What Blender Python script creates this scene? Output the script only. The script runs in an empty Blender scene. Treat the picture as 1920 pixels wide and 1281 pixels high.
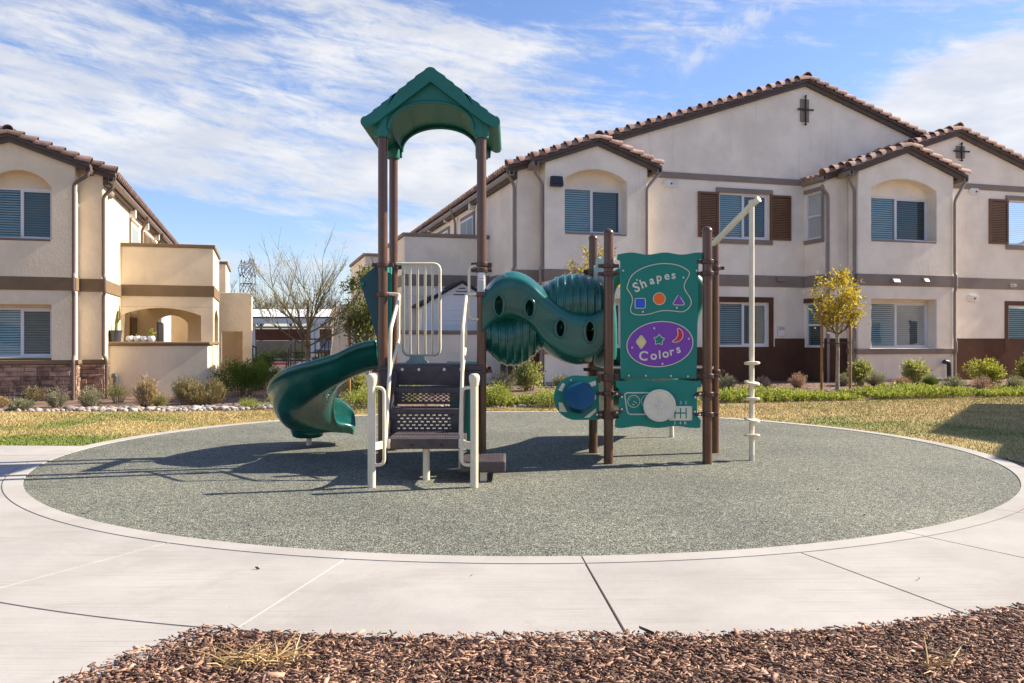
import bpy, bmesh, math, random
import numpy as np
from mathutils import Vector, Matrix, geometry
R = math.radians
random.seed(7)
scene = bpy.context.scene
col = scene.collection

# ---------------------------------------------------------------- camera
F = 1618.0; CX = 960.0; HY = 638.0; EYE = 1.15
cam = bpy.data.cameras.new("camera"); camo = bpy.data.objects.new("camera", cam); col.objects.link(camo)
camo.location = (0, 0, EYE); camo.rotation_euler = (R(90), 0, 0)
cam.sensor_width = 36; cam.lens = 36 * F / 1920; cam.shift_y = (HY - 640.5) / 1920.0 * -1 * -1
cam.clip_start = 0.05; cam.clip_end = 3000
scene.camera = camo

# ---------------------------------------------------------------- sun, sky, exposure
SUN_AZ = math.atan2(0.966, 0.258); SUN_EL = R(36)
sun = bpy.data.lights.new("sun", 'SUN'); suno = bpy.data.objects.new("sun", sun); col.objects.link(suno)
sun.energy = 5.0; sun.angle = R(0.5); sun.color = (1.0, 0.90, 0.74)
sd = Vector((math.sin(SUN_AZ) * math.cos(SUN_EL), math.cos(SUN_AZ) * math.cos(SUN_EL), math.sin(SUN_EL)))
suno.rotation_euler = sd.to_track_quat('Z', 'Y').to_euler(); suno.location = (20, 5, 20)
scene.view_settings.view_transform = 'Standard'; scene.view_settings.look = 'None'
scene.view_settings.exposure = 1.1; scene.view_settings.gamma = 1

class NT:
    def __init__(s, tree): s.t = tree; s.n = tree.nodes; s.l = tree.links
    def new(s, typ, **kw):
        n = s.n.new(typ)
        for k, v in kw.items():
            if hasattr(n, k): setattr(n, k, v)
        return n
    def put(s, sock, v):
        if isinstance(v, bpy.types.NodeSocket): s.l.new(v, sock)
        else: sock.default_value = v
    def m(s, op, a, b=0.0, c=0.0, clamp=False):
        n = s.n.new('ShaderNodeMath'); n.operation = op; n.use_clamp = clamp
        s.put(n.inputs[0], a); s.put(n.inputs[1], b); s.put(n.inputs[2], c); return n.outputs[0]
    def xyz(s, x, y, z):
        n = s.n.new('ShaderNodeCombineXYZ'); s.put(n.inputs[0], x); s.put(n.inputs[1], y); s.put(n.inputs[2], z); return n.outputs[0]
    def noise(s, vec, scale, detail=4, rough=.55, dist=0.0):
        n = s.n.new('ShaderNodeTexNoise'); s.l.new(vec, n.inputs['Vector'])
        n.inputs['Scale'].default_value = scale; n.inputs['Detail'].default_value = detail
        n.inputs['Roughness'].default_value = rough; n.inputs['Distortion'].default_value = dist; return n.outputs['Fac']
    def step(s, v, a, b):
        n = s.n.new('ShaderNodeMapRange'); n.interpolation_type = 'SMOOTHSTEP'; s.put(n.inputs[0], v)
        n.inputs[1].default_value = a; n.inputs[2].default_value = b; return n.outputs[0]
    def mix(s, f, a, b, mode='MIX'):
        n = s.n.new('ShaderNodeMix'); n.data_type = 'RGBA'; n.blend_type = mode; s.put(n.inputs[0], f)
        for sock, v in ((n.inputs[6], a), (n.inputs[7], b)):
            if isinstance(v, bpy.types.NodeSocket): s.l.new(v, sock)
            else: sock.default_value = (*v, 1) if len(v) == 3 else v
        return n.outputs[2]

def make_world():
    w = bpy.data.worlds.new("World"); scene.world = w; w.use_nodes = True
    q = NT(w.node_tree); q.n.clear()
    out = q.new('ShaderNodeOutputWorld'); bg = q.new('ShaderNodeBackground')
    sky = q.new('ShaderNodeTexSky'); sky.sky_type = 'NISHITA'; sky.sun_disc = False
    sky.sun_elevation = SUN_EL; sky.sun_rotation = SUN_AZ; sky.air_density = 1.0; sky.dust_density = 0.4; sky.ozone_density = 2.2
    tc = q.new('ShaderNodeTexCoord'); sp = q.new('ShaderNodeSeparateXYZ'); q.l.new(tc.outputs['Generated'], sp.inputs[0])
    az = q.m('ARCTAN2', sp.outputs[0], sp.outputs[1]); el = q.m('ARCSINE', sp.outputs[2])
    azd = q.m('MULTIPLY', az, 57.2958); eld = q.m('MULTIPLY', el, 57.2958)
    # long streaks that fall gently to the right
    sa = q.m('ADD', q.m('MULTIPLY', azd, .035), q.m('MULTIPLY', eld, .02)); se = q.m('ADD', q.m('MULTIPLY', eld, .16), q.m('MULTIPLY', azd, .022))
    v1 = q.xyz(sa, se, 3.1)
    n1 = q.noise(v1, 1.15, 7, .58, .7)
    v2 = q.xyz(q.m('MULTIPLY', azd, .07), q.m('ADD', q.m('MULTIPLY', eld, .5), q.m('MULTIPLY', azd, .06)), 8.4)
    n2 = q.noise(v2, 1.6, 6, .62, .9)
    def blob(a0, e0, sa_, se_, rot=0.0):
        da = q.m('SUBTRACT', azd, a0); de = q.m('SUBTRACT', eld, e0)
        c, s_ = math.cos(rot), math.sin(rot)
        a = q.m('DIVIDE', q.m('ADD', q.m('MULTIPLY', da, c), q.m('MULTIPLY', de, s_)), sa_)
        e = q.m('DIVIDE', q.m('SUBTRACT', q.m('MULTIPLY', de, c), q.m('MULTIPLY', da, s_)), se_)
        r2 = q.m('ADD', q.m('MULTIPLY', a, a), q.m('MULTIPLY', e, e))
        return q.m('POWER', 2.71828, q.m('MULTIPLY', r2, -1.0))
    bias = q.m('MULTIPLY', blob(-22, 14.5, 26, 4.6, R(-4)), .20)
    bias = q.m('ADD', bias, q.m('MULTIPLY', blob(-3, 10.0, 16, 2.2, R(-6)), .17))
    bias = q.m('ADD', bias, q.m('MULTIPLY', blob(-9, 20.6, 13, 1.4, R(-10)), .17))
    bias = q.m('ADD', bias, q.m('MULTIPLY', blob(29, 13.2, 8.5, 3.4, R(14)), .55))
    bias = q.m('ADD', bias, q.m('MULTIPLY', blob(0, 13.6, 13, 2.6, R(-8)), .12)); bias = q.m('ADD', bias, q.m('MULTIPLY', blob(6, 19.5, 12, 1.3, R(6)), .13)); bias = q.m('ADD', bias, q.m('MULTIPLY', blob(-6, 7.2, 5, 1.2, R(8)), .16))
    bias = q.m('SUBTRACT', bias, q.m('MULTIPLY', blob(-18, 7.6, 9, 1.3, R(-4)), .13)); bias = q.m('ADD', bias, q.m('MULTIPLY', blob(-12, 4.5, 12, 1.6, 0), .14))
    bias = q.m('SUBTRACT', bias, q.m('MULTIPLY', blob(18, 17.0, 9, 3.0, R(0)), .10))
    n3 = q.noise(q.xyz(q.m('MULTIPLY', azd, .16), q.m('ADD', q.m('MULTIPLY', eld, .45), q.m('MULTIPLY', azd, .08)), 4.7), 2.2, 8, .68, .5)
    dens = q.m('ADD', q.m('ADD', q.m('MULTIPLY', n1, .58), q.m('MULTIPLY', n2, .44)), q.m('ADD', bias, q.m('MULTIPLY', q.m('SUBTRACT', n3, .5), .42)))
    mask = q.step(dens, .48, .77)
    # contrail: a broken line rising to the right
    da = q.m('SUBTRACT', azd, 10.2); de = q.m('SUBTRACT', eld, 16.9)
    c, s_ = math.cos(R(28)), math.sin(R(28))
    al = q.m('ADD', q.m('MULTIPLY', da, c), q.m('MULTIPLY', de, s_)); ac = q.m('SUBTRACT', q.m('MULTIPLY', de, c), q.m('MULTIPLY', da, s_))
    wob = q.m('MULTIPLY', q.m('SUBTRACT', q.noise(q.xyz(azd, eld, 2.0), .9, 4, .6), .5), 1.6)
    ac = q.m('ADD', ac, wob)
    line = q.m('POWER', 2.71828, q.m('MULTIPLY', q.m('MULTIPLY', ac, ac), -2.2))
    line = q.m('MULTIPLY', line, q.m('MULTIPLY', q.step(al, -1.0, 2.5), q.step(al, 30.0, 9.0)))
    line = q.m('MULTIPLY', line, q.m('MULTIPLY', q.step(q.noise(q.xyz(azd, eld, 5.0), .8, 5, .65), .30, .62), .62))
    mask = q.m('MAXIMUM', q.m('MULTIPLY', mask, .90), line)
    mask = q.m('MULTIPLY', mask, q.step(eld, -1.0, 3.0))
    # pale cloud colour, a touch greyer where thick
    shade = q.step(q.noise(q.xyz(q.m('MULTIPLY', azd, .12), q.m('MULTIPLY', eld, .35), 1.0), 1.0, 5, .6), .35, .7)
    cloud = q.mix(shade, (.64, .66, .72), (.86, .85, .84))
    hs = q.new('ShaderNodeHueSaturation'); hs.inputs['Saturation'].default_value = 1.04; q.l.new(sky.outputs[0], hs.inputs['Color'])
    base = q.mix(1.0, hs.outputs[0], (SKY_GAIN * .94, SKY_GAIN * .95, SKY_GAIN * 1.12), 'MULTIPLY')
    cloudk = q.mix(1.0, cloud, (CLOUD_GAIN,) * 3, 'MULTIPLY')
    colr = q.mix(mask, base, cloudk)
    q.l.new(colr, bg.inputs['Color']); bg.inputs['Strength'].default_value = .080; q.l.new(bg.outputs[0], out.inputs[0])
SKY_GAIN = 1.0; CLOUD_GAIN = 6.8
make_world()

# ---------------------------------------------------------------- materials
M = {}
def principled(name):
    m = bpy.data.materials.new(name); m.use_nodes = True; q = NT(m.node_tree)
    b = q.n['Principled BSDF']; M[name] = m; return m, q, b
def coords(q, kind='Object'):
    return q.new('ShaderNodeTexCoord').outputs[kind]
def hue(c, k): return tuple(min(1, max(0, x * k)) for x in c)
def pbr(name, c, rough=.6, var=.15, vscale=2.0, bump=0.0, bscale=60.0, metal=0.0, coat=0.0, island=0.0, c2=None, spec=.5, streak=False, grime=0.0, scuff=0.0):
    m, q, b = principled(name); co = coords(q)
    n = q.noise(co, vscale, 6, .6)
    f = q.step(n, .3, .7)
    colr = q.mix(f, hue(c, 1 - var), c2 if c2 else hue(c, 1 + var))
    if streak:
        mp = q.new('ShaderNodeMapping'); q.l.new(co, mp.inputs[0]); mp.inputs['Scale'].default_value = (3.0, 3.0, .22)
        st = q.step(q.noise(mp.outputs[0], 1.6, 6, .65), .56, .78)
        colr = q.mix(q.m('MULTIPLY', st, grime), colr, hue(c, .55))
    if scuff:
        mp = q.new('ShaderNodeMapping'); q.l.new(co, mp.inputs[0]); mp.inputs['Rotation'].default_value = (.4, .9, .3); mp.inputs['Scale'].default_value = (9, 60, 60)
        sc1 = q.m('MULTIPLY', q.step(q.noise(mp.outputs[0], 1.0, 3, .6), .66, .74), q.step(q.noise(co, 3.1, 4, .6), .50, .68))
        dust = q.m('MULTIPLY', q.step(q.noise(co, 5.5, 7, .7), .50, .78), .45)
        colr = q.mix(q.m('MULTIPLY', q.m('MAXIMUM', sc1, dust), scuff), colr, (c[0] * .6 + .10, c[1] * .6 + .14, c[2] * .6 + .12))
    if island:
        g = q.new('ShaderNodeNewGeometry')
        colr = q.mix(1.0, colr, q.mix(g.outputs['Random Per Island'], (1 - island,) * 3, (1 + island,) * 3), 'MULTIPLY')
    q.l.new(colr, b.inputs['Base Color'])
    rr = q.m('ADD', q.m('MULTIPLY', q.m('SUBTRACT', n, .5), .25), rough, clamp=True)
    q.l.new(rr, b.inputs['Roughness'])
    b.inputs['Metallic'].default_value = metal; b.inputs['Coat Weight'].default_value = coat; b.inputs['Specular IOR Level'].default_value = spec
    if bump:
        bn = q.noise(co, bscale, 6, .6); bp = q.new('ShaderNodeBump'); bp.inputs['Strength'].default_value = bump; bp.inputs['Distance'].default_value = .02
        q.l.new(bn, bp.inputs['Height']); q.l.new(bp.outputs[0], b.inputs['Normal'])
    return m
def leafmat(name, c1, c2, trans=.35, rough=.5):
    m, q, b = principled(name); g = q.new('ShaderNodeNewGeometry')
    n = q.noise(coords(q), 2.5, 3)
    f = q.m('ADD', q.m('MULTIPLY', g.outputs['Random Per Island'], .65), q.m('MULTIPLY', n, .4), clamp=True)
    colr = q.mix(f, c1, c2); q.l.new(colr, b.inputs['Base Color']); b.inputs['Roughness'].default_value = rough; b.inputs['Specular IOR Level'].default_value = .3
    t = q.new('ShaderNodeBsdfTranslucent'); q.l.new(q.mix(1.0, colr, (1.3, 1.3, .7), 'MULTIPLY'), t.inputs[0])
    mx = q.new('ShaderNodeMixShader'); mx.inputs[0].default_value = trans
    q.l.new(b.outputs[0], mx.inputs[1]); q.l.new(t.outputs[0], mx.inputs[2]); q.l.new(mx.outputs[0], q.n['Material Output'].inputs[0])
    return m

pbr('stucco_warm', (.77, .65, .475), .9, .09, 1.1, .34, 18, streak=True, grime=.26, spec=.2)
pbr('stucco_pale', (.88, .785, .655), .9, .09, 1.1, .34, 18, streak=True, grime=.28, spec=.2)
pbr('stucco_brown', (.11, .055, .034), .9, .15, 1.5, .3, 45, spec=.2)
pbr('trim_brown', (.21, .145, .085), .85, .08, 2, .15, 50, spec=.2)
pbr('trim_grey', (.27, .22, .185), .85, .08, 2, .15, 50, spec=.2)
pbr('fascia', (.10, .075, .066), .7, .15, 3)
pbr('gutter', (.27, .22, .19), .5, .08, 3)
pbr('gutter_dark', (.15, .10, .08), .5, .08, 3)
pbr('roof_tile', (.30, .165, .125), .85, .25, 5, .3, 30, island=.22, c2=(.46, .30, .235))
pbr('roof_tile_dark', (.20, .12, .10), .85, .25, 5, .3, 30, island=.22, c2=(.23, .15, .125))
pbr('vinyl_white', (.72, .72, .73), .4, .03, 4)
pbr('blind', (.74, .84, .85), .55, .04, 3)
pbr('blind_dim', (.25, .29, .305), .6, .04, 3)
pbr('shutter', (.16, .07, .032), .55, .1, 4)
pbr('black_metal', (.018, .018, .02), .45, .2, 8)
pbr('black_plastic', (.02, .02, .022), .4, .2, 8)
pbr('stone', (.30, .17, .12), .9, .3, 6, .7, 25, island=.42, c2=(.44, .29, .21))
pbr('interior', (.10, .10, .10), .9)
pbr('door_wood', (.10, .06, .035), .5, .2, 4)
pbr('vent_cream', (.42, .38, .33), .5)
pbr('lamp_white', (.70, .66, .60), .4)
pbr('white_siding', (.80, .81, .84), .5, .03, 2)
pbr('shingle', (.035, .035, .04), .9, .3, 20, .5, 60)
pbr('carport_white', (.74, .72, .68), .55, .05, 1)
pbr('redwood', (.16, .05, .025), .8, .2, 2)
pbr('block_wall', (.32, .25, .18), .95, .15, 1.2, .5, 12)
pbr('kerb_red', (.55, .05, .04), .6)
pbr('ceramic_white', (.75, .73, .70), .25, .04, 5)
pbr('pot_dark', (.05, .055, .06), .5)
pbr('stake_wood', (.34, .18, .07), .8, .25, 6, .3, 40)
pbr('bark_pale', (.34, .28, .22), .9, .25, 9, .5, 40)
pbr('bark_green', (.20, .17, .08), .85, .3, 6, .3, 40)
pbr('bark_grey', (.16, .13, .11), .9, .25, 6, .3, 40)
pbr('steel', (.35, .36, .38), .45, .1, 3, metal=.7)
pbr('tower_steel', (.20, .23, .28), .5, .1, .3)
pbr('car_paint', (.03, .032, .04), .25, .05, 3, coat=.6)
pbr('tyre', (.02, .02, .02), .85)
pbr('glass_dark', (.02, .025, .03), .1)
pbr('river_rock', (.33, .28, .245), .85, .2, 6, .3, 40, island=.5)
pbr('rock_grey', (.30, .30, .33), .85, .25, 6, .3, 40, island=.4)
# play equipment
pbr('post_brown', (.115, .047, .021), .33, .12, 6, coat=.25, scuff=.18)
pbr('clamp_brown', (.075, .030, .016), .38, .2, 9, coat=.2)
pbr('poly_green', (.005, .150, .112), .48, .12, 2.0, .03, 300, coat=.1, c2=(.008, .17, .128), scuff=.35)
pbr('panel_green', (.004, .215, .158), .55, .06, 3, .05, 220, scuff=.16)
pbr('panel_sage', (.42, .56, .50), .55, .06, 3)
pbr('slide_green', (.004, .095, .072), .24, .18, 3.0, .02, 200, coat=.35, c2=(.006, .122, .095), scuff=.4)
pbr('tan_paint', (.80, .70, .52), .38, .07, 6, coat=.15)
pbr('vinyl_dark', (.072, .056, .060), .62, .25, 14, .15, 160)
pbr('ivory', (.78, .71, .55), .5, .06, 6)
pbr('purple', (.22, .052, .38), .5, .05, 4)
pbr('blue', (.012, .10, .62), .45, .05, 4)
pbr('orange', (.95, .16, .012), .45, .05, 4)
pbr('yellow', (.80, .66, .26), .45, .05, 4)
pbr('red', (.70, .012, .035), .45, .05, 4)
pbr('hood_teal', (.004, .075, .095), .45, .08, 4, scuff=.2)
pbr('drum_blue', (.005, .075, .145), .35, .12, 5, coat=.15)
pbr('bolt', (.68, .68, .68), .35, .1, 30, metal=.6)
pbr('leaf_litter', (.16, .085, .05), .9, .3, 6, island=.4)

def glassmat():
    m, q, b = principled('glass'); q.n.remove(b)
    fr = q.new('ShaderNodeFresnel'); fr.inputs[0].default_value = 1.55
    t = q.new('ShaderNodeBsdfTransparent'); t.inputs[0].default_value = (.70, .81, .82, 1)
    g = q.new('ShaderNodeBsdfGlossy'); g.inputs['Roughness'].default_value = .015; g.inputs[0].default_value = (.9, .95, 1, 1)
    wv = q.noise(coords(q), 1.3, 2); bp = q.new('ShaderNodeBump'); bp.inputs['Strength'].default_value = .05; bp.inputs['Distance'].default_value = .05
    q.l.new(wv, bp.inputs['Height']); q.l.new(bp.outputs[0], g.inputs['Normal'])
    f = q.m('ADD', q.m('MULTIPLY', fr.outputs[0], .6), .015, clamp=True)
    mx = q.new('ShaderNodeMixShader'); q.l.new(f, mx.inputs[0]); q.l.new(t.outputs[0], mx.inputs[1]); q.l.new(g.outputs[0], mx.inputs[2])
    q.l.new(mx.outputs[0], q.n['Material Output'].inputs[0])
glassmat()
def rubbermat():
    m, q, b = principled('rubber'); co = coords(q)
    v = q.new('ShaderNodeTexVoronoi'); v.inputs['Scale'].default_value = 200; q.l.new(co, v.inputs['Vector'])
    sp = q.new('ShaderNodeSeparateColor'); q.l.new(v.outputs['Color'], sp.inputs[0])
    r = q.new('ShaderNodeValToRGB'); r.color_ramp.interpolation = 'CONSTANT'; q.l.new(sp.outputs[0], r.inputs[0])
    cr = r.color_ramp; cr.elements[0].position = 0; cr.elements[0].color = (.022, .024, .022, 1); cr.elements[1].position = .30; cr.elements[1].color = (0.117, 0.121, 0.102, 1)
    for p, c in ((.52, (0.170, 0.176, 0.148, 1)), (.70, (0.330, 0.332, 0.264, 1)), (.84, (0.506, 0.495, 0.393, 1)), (.94, (.055, .07, .062, 1))):
        e = cr.elements.new(p); e.color = c
    big = q.step(q.noise(co, .55, 5, .6), .3, .7)
    colr = q.mix(1.0, r.outputs[0], q.mix(big, (.80, .81, .82), (1.16, 1.14, 1.08)), 'MULTIPLY')
    mid = q.step(q.noise(co, 14, 4, .6), .35, .65)
    colr = q.mix(1.0, colr, q.mix(mid, (.85, .85, .85), (1.12, 1.12, 1.12)), 'MULTIPLY')
    q.l.new(colr, b.inputs['Base Color']); b.inputs['Roughness'].default_value = .8; b.inputs['Specular IOR Level'].default_value = .35
    bp = q.new('ShaderNodeBump'); bp.inputs['Strength'].default_value = .55; bp.inputs['Distance'].default_value = .006
    q.l.new(v.outputs['Distance'], bp.inputs['Height']); bp.invert = True; q.l.new(bp.outputs[0], b.inputs['Normal'])
rubbermat()
def concretemat(name, c, broom):
    m, q, b = principled(name); co = coords(q)
    big = q.step(q.noise(co, .9, 7, .65), .3, .72); fine = q.noise(co, 180, 3, .6)
    colr = q.mix(big, hue(c, .84), hue(c, 1.08))
    st = q.step(q.noise(co, 2.3, 8, .7, .6), .60, .74); st2 = q.step(q.noise(co, .55, 9, .72, 1.2), .50, .66); colr = q.mix(q.m('MULTIPLY', st2, .30), colr, (c[0] * .60, c[1] * .56, c[2] * .52)); colr = q.mix(q.m('MULTIPLY', st, .42), colr, (c[0] * .62, c[1] * .55, c[2] * .5))
    colr = q.mix(1.0, colr, q.mix(fine, (.86,) * 3, (1.14,) * 3), 'MULTIPLY')
    sp = q.new('ShaderNodeSeparateXYZ'); q.l.new(co, sp.inputs[0])
    stp = q.step(q.noise(co, 55, 1, .5), .70, .76); colr = q.mix(q.m('MULTIPLY', stp, .3), colr, hue(c, .55))
    h = q.m('MULTIPLY', fine, .25)
    if broom:
        mp = q.new('ShaderNodeMapping'); q.l.new(co, mp.inputs[0]); mp.inputs['Rotation'].default_value = (0, 0, R(-52)); mp.inputs['Scale'].default_value = (1.2, 120, 1)
        br = q.noise(mp.outputs[0], 1.0, 3, .6)
        msk = q.step(q.noise(co, .8, 4, .6), .38, .62)
        colr = q.mix(q.m('MULTIPLY', q.m('MULTIPLY', q.step(br, .48, .68), msk), broom), colr, (c[0] * .62, c[1] * .58, c[2] * .55))
        h = q.m('ADD', h, q.m('MULTIPLY', br, .8))
    q.l.new(colr, b.inputs['Base Color']); b.inputs['Roughness'].default_value = .88; b.inputs['Specular IOR Level'].default_value = .3
    bp = q.new('ShaderNodeBump'); bp.inputs['Strength'].default_value = .3; bp.inputs['Distance'].default_value = .004
    q.l.new(h, bp.inputs['Height']); q.l.new(bp.outputs[0], b.inputs['Normal'])
concretemat('concrete', (.40, .375, .35), .6); concretemat('concrete_rim', (.41, .385, .355), 0); concretemat('joint_filler', (.46, .44, .41), 0)
pbr('joint_dark', (.06, .052, .045), .95); pbr('joint_grey', (.16, .15, .14), .95)
def lawnmat(name, blades):
    m, q, b = principled(name)
    co = coords(q); big = q.noise(co, .28, 5, .6, .4); mid = q.noise(co, 1.7, 5, .65)
    f = q.m('ADD', q.m('MULTIPLY', big, .9), q.m('MULTIPLY', mid, .5))
    sx_ = q.new('ShaderNodeSeparateXYZ'); q.l.new(co, sx_.inputs[0]); f = q.m('ADD', f, q.m('MULTIPLY', q.m('MULTIPLY', q.step(sx_.outputs[1], 10.9, 9.7), q.step(sx_.outputs[0], -3.2, -4.6)), .26))
    g = q.step(f, .68, .92)
    dry = q.mix(q.step(mid, .3, .7), (.44, .315, .14), (.58, .45, .24))
    colr = q.mix(g, dry, (.20, .235, .06))
    if blades:
        gg = q.new('ShaderNodeNewGeometry'); colr = q.mix(1.0, colr, q.mix(gg.outputs['Random Per Island'], (.55, .6, .55), (1.35, 1.35, 1.25)), 'MULTIPLY')
    else:
        colr = q.mix(1.0, colr, q.mix(q.noise(co, 60, 4, .7), (.35, .36, .33), (1.2, 1.2, 1.1)), 'MULTIPLY')
    q.l.new(colr, b.inputs['Base Color']); b.inputs['Roughness'].default_value = .85; b.inputs['Specular IOR Level'].default_value = .2
lawnmat('lawn', False); lawnmat('grass_blades', True)
pbr('soil', (.17, .10, .07), .95, .3, 3, .8, 30, c2=(.24, .155, .115))
pbr('mulch_chip', (.175, .078, .05), .85, .35, 12, .3, 60, island=.85, c2=(.42, .25, .168))
pbr('far_ground', (.25, .21, .15), .95, .2, .3)
pbr('asphalt', (.06, .06, .06), .9, .2, 2, .3, 60)
leafmat('leaf_bright', (.16, .20, .03), (.42, .44, .12))
leafmat('leaf_dark', (.018, .05, .012), (.055, .11, .025))
leafmat('leaf_juniper', (0.056, 0.106, 0.015), (0.138, 0.200, 0.037))
leafmat('leaf_yellow', (.22, .19, .03), (.62, .46, .09), .42)
leafmat('leaf_lime', (.17, .19, .035), (.46, .44, .12), .35)
leafmat('leaf_olive', (0.062, 0.088, 0.027), (0.250, 0.250, 0.088))
leafmat('leaf_pale', (0.150, 0.188, 0.044), (0.525, 0.500, 0.237))
leafmat('leaf_grey', (0.188, 0.188, 0.112), (0.375, 0.350, 0.237), .2)
leafmat('leaf_pink', (0.312, 0.175, 0.138), (0.525, 0.362, 0.288), .2)
leafmat('leaf_tan', (0.300, 0.213, 0.100), (0.525, 0.388, 0.225), .2)
leafmat('leaf_hedge', (0.163, 0.138, 0.056), (0.375, 0.300, 0.150), .2)
leafmat('leaf_straw', (.45, .30, .12), (.68, .50, .25), .2)
leafmat('leaf_dry', (0.175, 0.163, 0.056), (0.338, 0.325, 0.125), .3)

# ---------------------------------------------------------------- geometry helpers
def P(px, py, Y):                                   # point seen at a photo pixel at depth Y
    return Vector(((px - CX) / F * Y, Y, EYE - (py - HY) / F * Y))
SPLIT = {'bolt', 'painted_base', 'trim_band', 'gable_band', 'recess_wall', 'parapet_cap', 'corner_board', 'footing', 'deck_frame', 'slot', 'foot_post', 'stone_cap', 'wall_cap', 'window_head', 'stair_wall', 'hood_frame', 'patio_wall', 'bracket'}
class MB:
    def __init__(s): s.v = []; s.f = []
    def add(s, vs, fs):
        o = len(s.v); s.v += [tuple(x) for x in vs]; s.f += [tuple(i + o for i in f) for f in fs]; return s
    def hexa(s, p):                                 # 8 points: bottom ring 0-3, top ring 4-7
        return s.add(p, [(3, 2, 1, 0), (4, 5, 6, 7), (0, 1, 5, 4), (1, 2, 6, 5), (2, 3, 7, 6), (3, 0, 4, 7)])
    def box(s, a, b, T=None):
        x0, y0, z0 = a; x1, y1, z1 = b
        p = [(x0, y0, z0), (x1, y0, z0), (x1, y1, z0), (x0, y1, z0), (x0, y0, z1), (x1, y0, z1), (x1, y1, z1), (x0, y1, z1)]
        if T: p = [T(*q) for q in p]
        return s.hexa(p)
    def obox(s, c, ex, ey, ez, h):
        c = Vector(c); ex, ey, ez = [Vector(e).normalized() for e in (ex, ey, ez)]
        p = [c + ex * h[0] * i + ey * h[1] * j + ez * h[2] * k for k in (-1, 1) for i, j in ((-1, -1), (1, -1), (1, 1), (-1, 1))]
        return s.hexa(p)
    def tube(s, pts, r, n=10, cap=True, closed=False):
        pts = [Vector(p) for p in pts]; N = len(pts); rs = r if isinstance(r, (list, tuple)) else [r] * N
        rings = []; up = None
        for i, p in enumerate(pts):
            if closed: t = (pts[(i + 1) % N] - pts[i - 1])
            else: t = pts[min(i + 1, N - 1)] - pts[max(i - 1, 0)]
            t = t.normalized() if t.length > 1e-9 else Vector((0, 0, 1))
            if up is None:
                a = Vector((0, 0, 1)) if abs(t.z) < .9 else Vector((1, 0, 0)); up = (a - t * a.dot(t)).normalized()
            else:
                up = up - t * up.dot(t); up = up.normalized() if up.length > 1e-6 else t.orthogonal().normalized()
            sd_ = t.cross(up); rings.append([p + (up * math.cos(2 * math.pi * k / n) + sd_ * math.sin(2 * math.pi * k / n)) * rs[i] for k in range(n)])
        vs = [x for r_ in rings for x in r_]; fs = []
        for i in range(N if closed else N - 1):
            j = (i + 1) % N
            for k in range(n): fs.append((i * n + k, i * n + (k + 1) % n, j * n + (k + 1) % n, j * n + k))
        if cap and not closed: fs.append(tuple(range(n - 1, -1, -1))); fs.append(tuple((N - 1) * n + k for k in range(n)))
        return s.add(vs, fs)
    def lathe(s, prof, c, axis=(0, 0, 1), n=20):    # prof: (radius, height along axis)
        c = Vector(c); ax = Vector(axis).normalized(); e1 = ax.orthogonal().normalized(); e2 = ax.cross(e1); vs = []; fs = []
        for r, h in prof:
            for k in range(n):
                a = 2 * math.pi * k / n; vs.append(c + ax * h + (e1 * math.cos(a) + e2 * math.sin(a)) * max(r, 1e-5))
        for i in range(len(prof) - 1):
            for k in range(n): fs.append((i * n + k, i * n + (k + 1) % n, (i + 1) * n + (k + 1) % n, (i + 1) * n + k))
        if prof[0][0] > 1e-4: fs.append(tuple(range(n - 1, -1, -1)))
        if prof[-1][0] > 1e-4: fs.append(tuple((len(prof) - 1) * n + k for k in range(n)))
        return s.add(vs, fs)
    def prism(s, poly, o, ex, ey, ez, d, holes=()):  # extrude a 2-D outline (with holes) by d along ez
        o, ex, ey, ez = Vector(o), Vector(ex), Vector(ey), Vector(ez)
        loops = [list(poly)] + [list(h) for h in holes]
        tris = geometry.tessellate_polygon([[Vector((x, y, 0)) for x, y in l] for l in loops])
        flat = [q for l in loops for q in l]; n = len(flat)
        vs = [o + ex * x + ey * y for x, y in flat] + [o + ex * x + ey * y + ez * d for x, y in flat]
        fs = [t for t in tris] + [tuple(i + n for i in reversed(t)) for t in tris]
        k = 0
        for l in loops:
            m = len(l)
            for i in range(m): a, b = k + i, k + (i + 1) % m; fs.append((a, b, b + n, a + n))
            k += m
        return s.add(vs, fs)
    def grid(s, fn, nu, nv, closeu=False, closev=False):
        vs = [fn(i, j) for i in range(nu) for j in range(nv)]; fs = []
        for i in range(nu if closeu else nu - 1):
            for j in range(nv if closev else nv - 1):
                a, b = i, (i + 1) % nu; c, d = j, (j + 1) % nv; fs.append((a * nv + c, b * nv + c, b * nv + d, a * nv + d))
        return s.add(vs, fs)
    def pieces(s):                                  # the separate islands of this mesh, each as its own MB
        par = list(range(len(s.v)))
        def fd(i):
            while par[i] != i: par[i] = par[par[i]]; i = par[i]
            return i
        for f in s.f:
            for i in f[1:]: par[fd(i)] = fd(f[0])
        out = {}
        for f in s.f: out.setdefault(fd(f[0]), []).append(f)
        for fs in out.values():
            ids = sorted({i for f in fs for i in f}); mp = {i: k for k, i in enumerate(ids)}; m = MB(); m.v = [s.v[i] for i in ids]; m.f = [tuple(mp[i] for i in f) for f in fs]; yield m
    def build(s, name, mat, parent=None, bevel=0, smooth=None, segs=2):
        if name in SPLIT:
            for p in list(s.pieces()): o = p.build1(name, mat, parent, bevel, smooth, segs)
            return o
        return s.build1(name, mat, parent, bevel, smooth, segs)
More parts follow.
